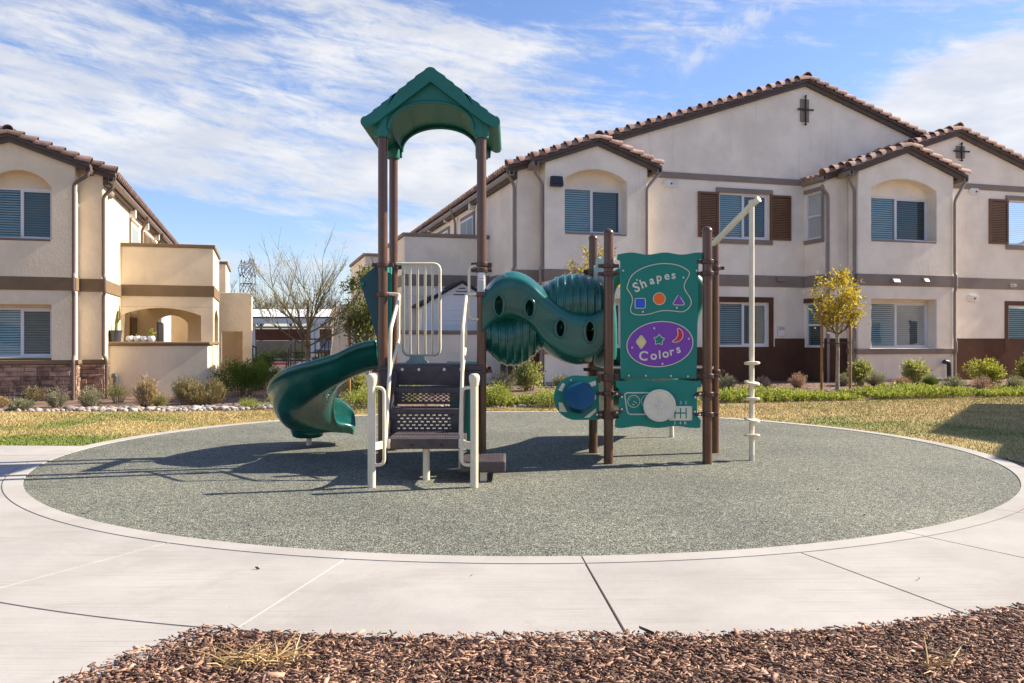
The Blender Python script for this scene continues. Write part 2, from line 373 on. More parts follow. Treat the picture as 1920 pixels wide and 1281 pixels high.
    def build1(s, name, mat, parent=None, bevel=0, smooth=None, segs=2):
        L = Vector((0, 0, 0)); q = parent
        while q is not None: L += q.location; q = q.parent
        me = bpy.data.meshes.new(name); me.from_pydata([(x - L.x, y - L.y, z - L.z) for x, y, z in s.v], [], s.f); me.validate()
        bm = bmesh.new(); bm.from_mesh(me); bmesh.ops.recalc_face_normals(bm, faces=bm.faces); bm.to_mesh(me); bm.free()
        o = bpy.data.objects.new(name, me); col.objects.link(o); me.materials.append(M[mat]); o.parent = parent
        if smooth is not None:
            me.polygons.foreach_set('use_smooth', [True] * len(me.polygons)); me.set_sharp_from_angle(angle=R(smooth))
        if bevel:
            md = o.modifiers.new('bevel', 'BEVEL'); md.width = bevel; md.segments = segs; md.limit_method = 'ANGLE'; md.angle_limit = R(40)
        return o
def tag(o, label, cat, group=None):
    o['label'] = label; o['category'] = cat
    if group: o['group'] = group
    return o
def thing(name, loc, label, cat, group=None):
    o = bpy.data.objects.new(name, None); col.objects.link(o); o.location = loc; o.empty_display_size = .2
    return tag(o, label, cat, group)
def struct(o): o['kind'] = 'structure'; return o
def stuff(o, label, cat): o['kind'] = 'stuff'; return tag(o, label, cat)
def npmesh(name, verts, faces, mat, parent=None):   # fast mesh from numpy arrays (faces all the same size)
    me = bpy.data.meshes.new(name); nv, nf, k = len(verts), len(faces), faces.shape[1]
    me.vertices.add(nv); me.vertices.foreach_set('co', np.ascontiguousarray(verts, dtype=np.float32).ravel())
    me.loops.add(nf * k); me.loops.foreach_set('vertex_index', faces.astype(np.int32).ravel())
    me.polygons.add(nf); me.polygons.foreach_set('loop_start', np.arange(0, nf * k, k, dtype=np.int32))
    me.update(calc_edges=True); me.validate()
    o = bpy.data.objects.new(name, me); col.objects.link(o); me.materials.append(M[mat]); o.parent = parent; return o
def unit(a): return a / np.maximum(np.linalg.norm(a, axis=1, keepdims=True), 1e-9)
def leaf_arrays(pos, dirs, length, width, rng, curl=.0):
    n = len(pos); d = unit(dirs); r = unit(rng.normal(size=(n, 3))); sdv = unit(np.cross(d, r))
    L = (length * rng.uniform(.6, 1.3, n))[:, None]; Wd = (width * rng.uniform(.6, 1.3, n))[:, None]
    nn = np.cross(d, sdv)
    v = np.stack([pos, pos + d * L * .5 + sdv * Wd * .5 + nn * Wd * .15, pos + d * L, pos + d * L * .5 - sdv * Wd * .5 + nn * Wd * .15], 1).reshape(-1, 3)
    f = np.arange(4 * n).reshape(n, 4); return v, f
def arc(cx, cy, rx, ry, a0, a1, n):
    return [(cx + rx * math.cos(R(a0 + (a1 - a0) * i / n)), cy + ry * math.sin(R(a0 + (a1 - a0) * i / n))) for i in range(n + 1)]
def smoothpath(pts, it=2, closed=False):            # Chaikin corner cutting
    pts = [Vector(p) for p in pts]
    for _ in range(it):
        q = [] if closed else [pts[0]]; n = len(pts)
        for i in range(n if closed else n - 1):
            a, b = pts[i], pts[(i + 1) % n]; q += [a * .75 + b * .25, a * .25 + b * .75]
        if not closed: q.append(pts[-1])
        pts = q
    return pts
def fillet(pts, r, n=5):                            # round the corners of a polyline with radius-like distance r
    pts = [Vector(p) for p in pts]; out = [pts[0]]
    for i in range(1, len(pts) - 1):
        a, b, c = pts[i - 1], pts[i], pts[i + 1]; d = min(r, (a - b).length * .49, (c - b).length * .49)
        p, q = b + (a - b).normalized() * d, b + (c - b).normalized() * d
        for k in range(n + 1): t = k / n; out.append(p * (1 - t) ** 2 + b * 2 * t * (1 - t) + q * t * t)
    out.append(pts[-1]); return out
# ---------------------------------------------------------------- ground
CXY = (0.08, 9.15); R0 = 4.58; R1 = 4.73; R2 = 5.85
def sm(x): x = min(1, max(0, x)); return x * x * (3 - 2 * x)
def gz(x, y): return -.30 * sm((-x - 1.0) / 5.0) * sm((y - 13.0) / 6.0)
def sheet(name, xs, yf, ny, mat, lift):              # a sheet that follows the ground, one strip of rows per column pair
    m = MB()
    for a, b in zip(xs[:-1], xs[1:]):
        la, ha = yf(a + 1e-5); lb, hb = yf(b - 1e-5)
        for k in range(ny):
            t0, t1 = k / ny, (k + 1) / ny
            q = [(a, la + (ha - la) * t0), (b, lb + (hb - lb) * t0), (b, lb + (hb - lb) * t1), (a, la + (ha - la) * t1)]
            m.add([(x, y, gz(x, y) + lift) for x, y in q], [(0, 1, 2, 3)])
    return m.build(name, mat)
gx = [-1500, -300, -80] + [-40 + i for i in range(81)] + [80, 300, 1500]
gy = [-400, -60, -10] + [i for i in range(-4, 46)] + [60, 120, 400, 2500]
m = MB(); m.grid(lambda i, j: (gx[i], gy[j], gz(gx[i], gy[j]) - .010), len(gx), len(gy))
struct(m.build('ground', 'soil'))
EDGE = [(-30, 12.6), (-14, 13.7), (-8.4, 14.1), (-6.2, 14.2), (-4.1, 14.4), (-.4, 14.65), (3.76, 15.6), (7.7, 16.8), (10, 17.4), (16, 19.2), (30, 23.2)]
def edge_y(x):
    for (a, ya), (b, yb) in zip(EDGE[:-1], EDGE[1:]):
        if a <= x <= b: return ya + (yb - ya) * (x - a) / (b - a)
    return 15
def lawn_lo(x):
    dx = x - CXY[0]
    if abs(dx) < R1 - .001: return CXY[1] + math.sqrt(R1 ** 2 - dx * dx)
    return 9.40 if dx < 0 else 6.85
xs = [-26 + i for i in range(21)] + [CXY[0] - R1 + (2 * R1) * .5 * (1 - math.cos(math.pi * i / 40)) for i in range(41)] + [5.5, 6.5, 8, 10, 12, 14, 18, 24]
struct(sheet('lawn', xs, lambda x: (lawn_lo(x), edge_y(x)), 14, 'lawn', -.004))
def disc(name, r0, r1, z0, z1, mat, n=160, bevel=0):
    m = MB()
    prof = [(r0, z0), (r0, z1), (r1, z1), (r1, z0)]
    m.grid(lambda i, j: (CXY[0] + prof[j][0] * math.cos(2 * math.pi * i / n), CXY[1] + prof[j][0] * math.sin(2 * math.pi * i / n), prof[j][1]), n, 4, True, True)
    return m.build(name, mat, bevel=bevel, smooth=40)
m = MB(); n = 160
m.add([(CXY[0], CXY[1], .0)] + [(CXY[0] + (R0 + .01) * math.cos(2 * math.pi * i / n), CXY[1] + (R0 + .01) * math.sin(2 * math.pi * i / n), .0) for i in range(n)], [(0, 1 + i, 1 + (i + 1) % n) for i in range(n)])
struct(m.build('rubber_surface', 'rubber'))
# concrete kerb ring, in lengths with tooled joints
def sector(m, r0, r1, a0, a1, z0, z1, k=10):         # angles from -Y, positive to the right
    def pt(r, a): return (CXY[0] + r * math.sin(R(a)), CXY[1] - r * math.cos(R(a)))
    pol = [pt(r0, a0 + (a1 - a0) * i / k) for i in range(k + 1)] + [pt(r1, a1 - (a1 - a0) * i / k) for i in range(k + 1)]
    m.prism(pol, (0, 0, z0), (1, 0, 0), (0, 1, 0), (0, 0, 1), z1 - z0)
JA = [-92.5, -83.5, -69, -54.5, -40, -25.4, -11.6, 3.6, 18.2, 29.6, 44, 58.5, 66]
kj = [-112, -98, -83.5, -69, -54.5, -40, -25.4, 3.6, 29.6, 44, 58.5, 73, 87.5, 105, 125, 145, 165, 185, 205, 225, 248]
m = MB()
for a, b in zip(kj[:-1], kj[1:]): sector(m, R0, R1 - .006, a + .05, b - .05, -.05, .006, 14)
struct(m.build('kerb', 'concrete_rim', bevel=.006))
m = MB()
for a, b in zip(JA[:-1], JA[1:]): sector(m, R1 + .004, R2, a + .065, b - .065, -.06, .004, 14)
q = lambda x: (x, 0)
ed0, ed1 = Vector((-1.135, 3.62)), Vector((-1.50, 2.89)); dd = (ed1 - ed0).normalized(); nn = Vector((dd.y, -dd.x))
A = ed0; B = ed0 + dd * 7; Cc = B + Vector((-1.31, .0)) * 1.12; D = A + Vector((-1.31 * 1.12, .0))
# the walk that leaves toward the lower left: two slabs, the upper end follows the ring
def ring_y(x): return CXY[1] - math.sqrt((R2 + .012) ** 2 - (x - CXY[0]) ** 2)
def walk(t0, t1):
    pts = []
    for k in range(9):
        s = k / 8; x = A.x + (D.x - A.x) * s
        pts.append((x, ring_y(x)) if t0 == 0 else ((A + dd * t0).x + (D.x - A.x) * s, (A + dd * t0).y))
    e = A + dd * t1; pts.append((e.x + (D.x - A.x), e.y)); pts.append((e.x, e.y)); return pts
for t0, t1 in ((0, 1.55), (1.56, 3.1), (3.11, 7.0)): m.prism(walk(t0, t1), (0, 0, -.06), (1, 0, 0), (0, 1, 0), (0, 0, 1), .063)
# the walk that leaves to the left
for x0, x1 in ((-7.3, -5.1), (-8.8, -7.31), (-10.3, -8.81), (-11.8, -10.31), (-16, -11.81)):
    if x1 > -5.5:
        pol = [(x0, 7.9), (x0, 9.38)] + [(CXY[0] - (R2 + .012) * math.cos(R(t)), CXY[1] + (R2 + .012) * math.sin(R(t))) for t in (2.2, -2, -6, -9, -12.3)]
        m.prism(pol, (0, 0, -.06), (1, 0, 0), (0, 1, 0), (0, 0, 1), .063)
    else: m.box((x0, 7.9, -.06), (x1, 9.38, .003))
struct(m.build('path', 'concrete', bevel=.005))
# joint filler seen in the left-hand joints, dark in the others
m = MB(); m2 = MB()
for a in JA[1:-1]: sector(m if a < 0 else m2, R1 + .004, R2 - .003, a - .075, a + .075, -.05, .001 if a < 0 else -.012, 2)
m3 = MB(); sector(m3, R1 - .008, R1 + .006, -92, 66, -.05, .0025, 60); m3.build('joint_line', 'joint_grey')['kind'] = 'structure'
m.build('joint_strip', 'joint_filler')['kind'] = 'structure'; m2.build('joint_gap', 'joint_dark')['kind'] = 'structure'

# ---------------------------------------------------------------- grass blades
rng = np.random.default_rng(3)
def blades(n, xr, yr, test, hmin, hmax, seed):
    rg = np.random.default_rng(seed); x = rg.uniform(*xr, n); y = rg.uniform(*yr, n)
    k = np.array([test(a, b) for a, b in zip(x, y)]); x, y = x[k], y[k]; n = len(x)
    z = np.array([gz(a, b) for a, b in zip(x, y)]) - .006
    h = rg.uniform(hmin, hmax, n); a = rg.uniform(0, 6.28, n); w = rg.uniform(.0022, .005, n) * (1 + y * .04); ln = rg.uniform(0, .9, n) * h; b = rg.uniform(0, 6.28, n)
    p0 = np.stack([x - np.cos(a) * w, y - np.sin(a) * w, z], 1); p1 = np.stack([x + np.cos(a) * w, y + np.sin(a) * w, z], 1)
    p2 = np.stack([x + np.cos(b) * ln, y + np.sin(b) * ln, z + h], 1)
    return np.stack([p0, p1, p2], 1).reshape(-1, 3)
def lawn_ok(x, y):
    if (x - CXY[0]) ** 2 + (y - CXY[1]) ** 2 < (R1 + .01) ** 2: return False
    return y > lawn_lo(x) + .01 and y < edge_y(x) + .08
va = blades(130000, (-9.2, .5), (9.3, 14.7), lawn_ok, .010, .032, 1)
vb = blades(150000, (-.5, 10.5), (6.85, 17.6), lawn_ok, .010, .034, 2)
v = np.concatenate([va, vb])
stuff(npmesh('grass', v, np.arange(len(v)).reshape(-1, 3), 'grass_blades'), 'short patchy winter lawn, straw coloured with green spots', 'grass')

# ---------------------------------------------------------------- bark mulch in the foreground
def mulch_ok(x, y):
    if (x - CXY[0]) ** 2 + (y - CXY[1]) ** 2 < (R2 + .015) ** 2: return False
    d = Vector((x, y)) - ed0; return d.x * dd.y - d.y * dd.x < -.012
def chips(n, xr, yr, seed, ok, zf, lmin=.012, lmax=.06):
    rg = np.random.default_rng(seed); x = rg.uniform(*xr, n); y = rg.uniform(*yr, n)
    k = np.array([ok(a, b) for a, b in zip(x, y)]); x, y = x[k], y[k]; n = len(x)
    mound = np.array([zf(a, b) for a, b in zip(x, y)])
    L = lmin + (lmax - lmin) * rg.beta(1.3, 3.2, n); Wd = L * rg.uniform(.14, .42, n); T = rg.uniform(.0015, .005, n)
    a = rg.uniform(0, 6.28, n); tl = rg.normal(0, .17, n); rl = rg.normal(0, .4, n)
    ex = np.stack([np.cos(a) * np.cos(tl), np.sin(a) * np.cos(tl), np.sin(tl)], 1); s0 = np.stack([-np.sin(a), np.cos(a), np.zeros(n)], 1); up = np.cross(ex, s0)
    ey = s0 * np.cos(rl)[:, None] + up * np.sin(rl)[:, None]; ez = np.cross(ex, ey)
    c = np.stack([x, y, mound + rg.uniform(0, .022, n)], 1); out = []
    tp = rg.uniform(.35, 1, (n, 2))
    for k_ in (-1, 1):
        for i, j in ((-1, -1), (1, -1), (1, 1), (-1, 1)):
            wsc = np.where(i < 0, tp[:, 0], tp[:, 1])
            out.append(c + ex * (L / 2 * i)[:, None] + ey * (Wd / 2 * j * wsc)[:, None] + ez * (T / 2 * k_)[:, None])
    v = np.stack(out, 1).reshape(-1, 3); base = (np.arange(n) * 8)[:, None, None]
    f = np.array([(3, 2, 1, 0), (4, 5, 6, 7), (0, 1, 5, 4), (1, 2, 6, 5), (2, 3, 7, 6), (3, 0, 4, 7)])[None]
    return v, (base + f).reshape(-1, 4)
zmound = lambda x, y: .004 + .012 * math.sin(x * 3.1 + 1) * math.sin(y * 4.3) + .010
va_, fa_ = chips(13500, (-1.7, 2.6), (2.45, 3.75), 5, mulch_ok, zmound, .012, .075); vb_, fb_ = chips(26000, (-1.7, 2.6), (2.45, 3.75), 15, mulch_ok, zmound, .006, .035); vc_, fc_ = chips(15000, (2.6, 4.6), (2.3, 5.4), 25, mulch_ok, zmound, .012, .075); v, f = np.concatenate([va_, vb_, vc_]), np.concatenate([fa_, fb_ + len(va_), fc_ + len(va_) + len(vb_)])
stuff(npmesh('mulch', v, f, 'mulch_chip'), 'reddish brown shredded bark mulch in the foreground bed', 'mulch')
def bed_ok(x, y): return y > edge_y(x) + .15 and y < edge_y(x) + 7
v, f = chips(9000, (-9.5, 11), (14.2, 24), 6, bed_ok, lambda x, y: gz(x, y) + .0, .03, .09)
stuff(npmesh('bed_mulch', v, f, 'leaf_litter'), 'brown bark litter in the planting beds along the houses', 'mulch')
# river rocks along the bed edges
def rocks(n, fn, smin, smax, mat, name, label, seed):
    rg = random.Random(seed); vs = []; fs = []
    ico = bmesh.new(); bmesh.ops.create_icosphere(ico, subdivisions=1, radius=1); iv = [v_.co.copy() for v_ in ico.verts]; fi = [[v_.index for v_ in f_.verts] for f_ in ico.faces]; ico.free()
    for k in range(n):
        x, y = fn(rg); s = rg.uniform(smin, smax); e = Matrix.Rotation(rg.uniform(0, 6), 3, 'Z'); sc_ = Vector((s * rg.uniform(.8, 1.4), s * rg.uniform(.7, 1.1), s * rg.uniform(.5, .8)))
        o = len(vs)
        for p in iv: q_ = e @ Vector((p.x * sc_.x, p.y * sc_.y, p.z * sc_.z)) * rg.uniform(.88, 1.1); vs.append((x + q_.x, y + q_.y, gz(x, y) + q_.z + s * .3))
        fs += [[i + o for i in t] for t in fi]
    o = npmesh(name, np.array(vs), np.array(fs), mat); stuff(o, label, 'rocks'); o.data.polygons.foreach_set('use_smooth', [True] * len(o.data.polygons))
def along(x0, x1, a, b):
    def fn(rg): x = rg.uniform(x0, x1); return x, edge_y(x) + a + (b - a) * rg.random() ** 1.8
    return fn
rocks(130, along(-9.6, -4.6, .0, 1.1), .02, .07, 'river_rock', 'river_rocks', 'pale river rocks edging the left planting bed', 1)
rocks(260, lambda rg: (rg.uniform(-8.3, -4.6), 16.2 + rg.uniform(-.5, .8)), .03, .09, 'river_rock', 'river_rocks', 'pale river rocks strewn at the foot of the patio wall', 2)
rocks(300, lambda rg: (rg.uniform(-6.4, -3.6), 16.7 + rg.uniform(-.5, .6)), .04, .10, 'rock_grey', 'grey_rocks', 'blue grey rocks in front of the dark green hedge', 3)
rocks(160, along(-1.2, 1.8, .0, .22), .025, .06, 'river_rock', 'river_rocks', 'line of pale rocks edging the bed behind the tower', 4)

# a few dry leaves blown onto the paving and the rubber
rg = np.random.default_rng(44); k = 0
for px, py in ((152, 966), (488, 1070), (880, 1083), (1362, 944), (1530, 920), (1630, 942), (1616, 970), (1725, 1088), (320, 905)):
    c = P(px, py, F * EYE / (py - HY)); c.z = .008
    v, f = leaf_arrays(np.zeros((1, 3)), np.array([[rg.normal(), rg.normal(), .25]]), np.array([.028]), np.array([.013]), rg)
    o = npmesh('fallen_leaf', v, f, 'leaf_litter'); o.location = c; tag(o, 'small dry brown leaf lying on the paving or rubber', 'leaf', 'fallen leaves on the paving')
# ---------------------------------------------------------------- apartment houses
TH = R(16.3); U = Vector((math.cos(TH), math.sin(TH), 0)); V = Vector((-math.sin(TH), math.cos(TH), 0)); Z = Vector((0, 0, 1))
def T(u, v, z): return U * u + V * v + Z * z
def onv(px, py, v):                                  # (u, z) where a photo pixel meets the wall plane v = const
    r = Vector(((px - CX) / F, 1, 0)); Y = v / r.dot(V); p = P(px, py, Y); return p.dot(U), p.z
def onu(px, py, u):                                  # (v, z) on a side wall u = const
    r = Vector(((px - CX) / F, 1, 0)); Y = u / r.dot(U); p = P(px, py, Y); return p.dot(V), p.z
def rect(u0, z0, u1, z1): return [(u0, z0), (u1, z0), (u1, z1), (u0, z1)]
def archrect(u0, z0, u1, zs, za, n=14):             # opening with a segmental arch: springs at zs, crown at za
    c = (u0 + u1) / 2; h = (u1 - u0) / 2; s = za - zs; r = (h * h + s * s) / (2 * s); a = math.asin(min(1, h / r)); pts = [(u0, z0), (u1, z0)]
    for k in range(n + 1): t = a - 2 * a * k / n; pts.append((c + r * math.sin(t), zs + s - r + r * math.cos(t)))
    return pts
def front(m, poly, v, thick, holes=()): return m.prism(poly, T(0, v, 0), U, Z, V, thick, holes)      # wall whose face looks at -V
def side(m, poly, u, thick, holes=()): return m.prism(poly, T(u, 0, 0), V, Z, U, thick, holes)       # (v, z) outline, grows to +U
def ubox(m, a, b): return m.box(a, b, T)

def window(parent, O, ex, n_in, w, h, mull='v', ratio=.5, dim=(False, True), frame='vinyl_white'):
    """sliding window: O lower-left corner on the glass plane, ex along the wall, n_in into the house"""
    ex = Vector(ex); n_in = Vector(n_in); O = Vector(O)
    m = MB(); fw = .055
    def b(m_, x0, x1, z0, z1, d0, d1):
        p = [O + ex * x + n_in * d + Z * z for z in (z0, z1) for x, d in ((x0, d0), (x1, d0), (x1, d1), (x0, d1))]; m_.hexa(p)
    b(m, 0, w, 0, fw, -.03, .05); b(m, 0, w, h - fw, h, -.03, .05); b(m, 0, fw, fw, h - fw, -.03, .05); b(m, w - fw, w, fw, h - fw, -.03, .05)
    f = m.build('window', frame, parent, bevel=.006, segs=1)
    mid = w * ratio if mull == 'v' else h * ratio
    m = MB()
    if mull == 'v': b(m, mid - .035, mid + .035, fw, h - fw, -.022, .045)
    else: b(m, fw, w - fw, mid - .03, mid + .03, -.022, .045)
    # the sliding sash stands proud of the frame by its own thin border
    if mull == 'v':
        x0, x1 = mid + .035, w - fw
        b(m, x0, x1, fw, fw + .03, -.012, .03); b(m, x0, x1, h - fw - .03, h - fw, -.012, .03); b(m, x1 - .03, x1, fw + .03, h - fw - .03, -.012, .03)
    m.build('sash', frame, f)
    m = MB(); m.add([O + ex * x + n_in * .012 + Z * z for x, z in ((fw, fw), (w - fw, fw), (w - fw, h - fw), (fw, h - fw))], [(0, 1, 2, 3)]); m.build('pane', 'glass', f)
    for i, (x0, x1, z0, z1) in enumerate(((fw, mid, fw, h - fw), (mid, w - fw, fw, h - fw)) if mull == 'v' else ((fw, w - fw, mid, h - fw), (fw, w - fw, fw, mid))):
        m = MB(); n = max(4, int((z1 - z0) / .058)); tl_ = random.uniform(.8, 1.25)
        for k in range(n):
            z = z0 + (z1 - z0) * (k + .5) / n
            m.add([O + ex * x + n_in * (.043 + dz * .018 * tl_) + Z * (z + dz * .0225 / tl_) for dz in (-1, 1) for x in (x0, x1)], [(0, 1, 3, 2)])
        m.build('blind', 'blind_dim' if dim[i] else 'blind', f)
    m = MB(); b(m, fw, w - fw, fw, h - fw, .068, .074); m.build('room_dark', 'interior', f)
    return f
def rake_tiles(m, p0, p1, out, r=.13, L=.33):
    """barrel tiles laid end over end along a gable edge from the eave p0 up to the ridge p1"""
    p0, p1 = Vector(p0), Vector(p1); d = p1 - p0; n = max(1, round(d.length / L)); d.normalize(); st = (p1 - p0).length / n
    nrm = out.cross(d).normalized()
    if nrm.z < 0: nrm = -nrm
    for k in range(n):
        a = p0 + d * st * k; b = a + d * st * 1.16; pts = []
        jit = random.uniform(-.006, .006)
        for q, rr, li in ((a, r * 1.16, .042 + jit), (b, r * .82, -.008)):
            for i in range(9):
                t = R(-8 + 196 * i / 8); pts.append(q + out * (rr * math.cos(t)) + nrm * (rr * .95 * math.sin(t) + li))
            for i in range(8, -1, -1):
                t = R(-8 + 196 * i / 8); pts.append(q + out * ((rr - .018) * math.cos(t)) + nrm * ((rr - .018) * .95 * math.sin(t) + li))
        fs = [tuple(range(17, -1, -1)), tuple(range(18, 36))] + [(i, (i + 1) % 18, 18 + (i + 1) % 18, 18 + i) for i in range(18)]
        m.add(pts, fs)
def gable_roof(parent, uc, half, zr, slope, v0, v1, tile, name='roof', over=0.0, skip_rake=False, eave=(True, True)):
    """two roof slabs meeting at uc; zr = height of the rake line at the ridge; v0 = gable face edge"""
    ze = zr - half * slope; m = MB()
    front(m, [(uc - half, ze - .05), (uc, zr - .05), (uc + half, ze - .05), (uc + half, ze + .03), (uc, zr + .03), (uc - half, ze + .03)], v0, v1 - v0)
    rf = m.build(name, 'fascia', parent)
    m = MB()
    for s in (-1, 1): rake_tiles(m, T(uc + s * half, v0 + .07, ze + .03), T(uc, v0 + .07, zr + .03), -V)
    for k in range(int((v1 - v0) / .4)):               # ridge caps
        pass
    rake_tiles(m, T(uc, v0, zr + .06), T(uc, v1, zr + .061), U, .11, .4)
    m.build('rake_tile', tile, rf, smooth=45)
    for s, on in zip((-1, 1), eave):                    # pan tiles: barrels running down the slopes, their round ends at the eaves
        if not on: continue
        m = MB()
        n = int((v1 - v0 - .25) / .23)
        for k in range(n):
            v = v0 + .32 + k * .23; a = T(uc + s * (half + .05), v, ze + .03 - .015); b_ = T(uc + s * max(half - 1.6, .02), v, zr + .03 - max(half - 1.6, 0.02) * slope)
            m.tube([a, b_], .075, 8)
        m.build('roof_tile', tile, rf, smooth=45)
    return rf
def rakeboard(parent, uc, half, zr, slope, v0, th, mat='fascia', hh=.16):
    ze = zr - half * slope; m = MB()
    front(m, [(uc - half, ze - hh), (uc, zr - hh), (uc + half, ze - hh), (uc + half, ze - .045), (uc, zr - .045), (uc - half, ze - .045)], v0, th)
    m.build('fascia', mat, parent)
def spout(parent, pts, mat, w=.075):
    m = MB(); m.tube(fillet([T(*p) for p in pts], .10, 4), w * .56, 8); return m.build('downspout', mat, parent, smooth=50)
def gutter(parent, a, b, out, mat):
    a, b, out = Vector(a), Vector(b), Vector(out); m = MB(); prof = [(0, 0), (.10, 0), (.135, .06), (.135, .12), (.115, .12), (.115, .06), (.09, .02), (.02, .02), (.02, .12), (0, .12)]
    m.prism(prof, a, out, Z, (b - a).normalized(), (b - a).length); return m.build('gutter', mat, parent)
def sidespout_box(parent, px, py, v, w, h, d, name, mat, prof=None):
    u, z = onv(px, py, v); m = MB(); ubox(m, (u - w / 2, v - d, z - h / 2), (u + w / 2, v, z + h / 2)); return m.build(name, mat, parent, bevel=.012)
def lantern(parent, O, out):
    O = Vector(O); m = MB(); e2 = Z.cross(out); m.obox(O + out * .10, e2, out, Z, (.085, .085, .15)); m.obox(O + out * .10 + Z * .16, e2, out, Z, (.10, .10, .012)); m.obox(O + out * .01, e2, out, Z, (.06, .01, .10))
    return m.build('wall_lantern', 'lamp_white', parent, bevel=.008)
def hexcyl(parent, c, ax, r, d, name, mat, sx=1.0):
    m = MB(); m.lathe([(r * .9, 0), (r, .006), (r, d - .01), (r * .93, d)], c, ax, 24); o = m.build(name, mat, parent, smooth=40); return o

# ================= the house on the right
vM, vB1, vW, vB2 = 21.45, 21.0, 20.55, 20.1; uR = 6.42; uW = 15.04; uE = 24.0; BACK = 39.0
rh = thing('apartment_house', T(15, 30, 0), 'long pale stucco two storey house with brown shutters and two gabled bays, on the right', 'house')
WM = 'stucco_pale'; GM = 'gutter'; TM = 'trim_grey'
zrM = 8.60; slM = .336; ucM = 15.05; hM = 8.93
def zline(u): return zrM - abs(u - ucM) * slM
# openings on plane M
mu0, mz0 = onv(1348, 448, vM); mu1, mz1 = onv(1441, 364, vM); mz0 = onv(1394, 449, vM)[1]; mz1 = onv(1394, 363, vM)[1]
lz0 = onv(1394, 650, vM)[1]; lz1 = onv(1394, 567, vM)[1]
m = MB()
front(m, [(uR, -.1), (uW + .02, -.1), (uW + .02, zline(uW) - .12), (uR, zline(uR) - .12)], vM, .25, [rect(mu0, mz0, mu1, mz1), rect(mu0, lz0, mu1, lz1)])
side(m, [(vM + .25, -.1), (BACK, -.1), (BACK, zline(uR) - .12), (vM + .25, zline(uR) - .12)], uR, .25)
front(m, [(uW + .02, 4), (uE, 4), (uE, zline(uE) - .12), (ucM, zrM - .12), (uW + .02, zline(uW) - .12)], vM + .003, .25)
ubox(m, (uE - .25, vM + .26, -.1), (uE, BACK, 5.4)); ubox(m, (uR + .26, BACK - .25, -.1), (uE - .26, BACK, 5.4))
m.build('wall', WM, rh, bevel=.02)
window(rh, T(mu0, vM + .07, mz0), U, V, mu1 - mu0, mz1 - mz0)
window(rh, T(mu0, vM + .07, lz0), U, V, mu1 - mu0, lz1 - lz0)
gable_roof(rh, ucM, hM, zrM, slM, vM - .16, BACK + .2, 'roof_tile')
rakeboard(rh, ucM, hM, zrM, slM, vM - .10, .097)
gutter(rh, T(uR - .3 + .17, vM - .14, zline(uR - .3) - .20), T(uR - .3 + .17, BACK, zline(uR - .3) - .20), -U, GM)
m = MB(); ubox(m, (uR - .14, vM - .002, zline(uR - .3) - .26), (uR - .002, BACK, zline(uR - .3) - .10)); m.build('eave_board', 'fascia', rh)
# wing W
zrW = 7.26; slW = .341; ucW = 19.53; hW = 4.6
wu0 = onv(1890, 420, vW)[0]; wu1 = wu0 + (mu1 - mu0); wz0 = onv(1905, 460, vW)[1]; wz1 = onv(1905, 376, vW)[1]; wl0 = onv(1905, 655, vW)[1]; wl1 = onv(1905, 573, vW)[1]
def zlW(u): return zrW - abs(u - ucW) * slW
sv0, sz0 = onu(1542, 447, uW); sv1, _ = onu(1509, 447, uW); sv0, sv1 = max(vW + .10, min(sv0, sv1)), min(vM - .04, max(sv0, sv1)); sz0 = onu(1526, 449, uW)[1]; sz1 = onu(1526, 361, uW)[1]; sl0 = onu(1526, 651, uW)[1]; sl1 = onu(1526, 568, uW)[1]
m = MB()
front(m, [(uW, -.1), (uE, -.1), (uE, zlW(uE) - .12), (ucW, zrW - .12), (uW, zlW(uW) - .12)], vW, .05, [rect(wu0, wz0, wu1, wz1), rect(wu0, wl0, wu1, wl1)])
side(m, [(vW + .051, -.1), (vM, -.1), (vM, zlW(uW) - .12), (vW + .051, zlW(uW) - .12)], uW, .12, [rect(sv0, sz0, sv1, sz1), rect(sv0, sl0, sv1, sl1)])
m.build('wall', WM, rh, bevel=.02)
window(rh, T(wu0, vW + .045, wz0), U, V, wu1 - wu0, wz1 - wz0); window(rh, T(wu0, vW + .045, wl0), U, V, wu1 - wu0, wl1 - wl0)
for a, b in ((sz0, sz1), (sl0, sl1)): window(rh, T(uW + .06, sv1, a), -V, U, sv1 - sv0, b - a, mull='h', ratio=.5)
gable_roof(rh, ucW, hW, zrW, slW, vW - .16, vM + 6, 'roof_tile', eave=(True, False))
rakeboard(rh, ucW, hW, zrW, slW, vW - .10, .097)
gutter(rh, T(uW - .11 + .10, vW - .14, zlW(uW) - .17), T(uW - .01, vM - .002, zlW(uW) - .17), -U, GM)
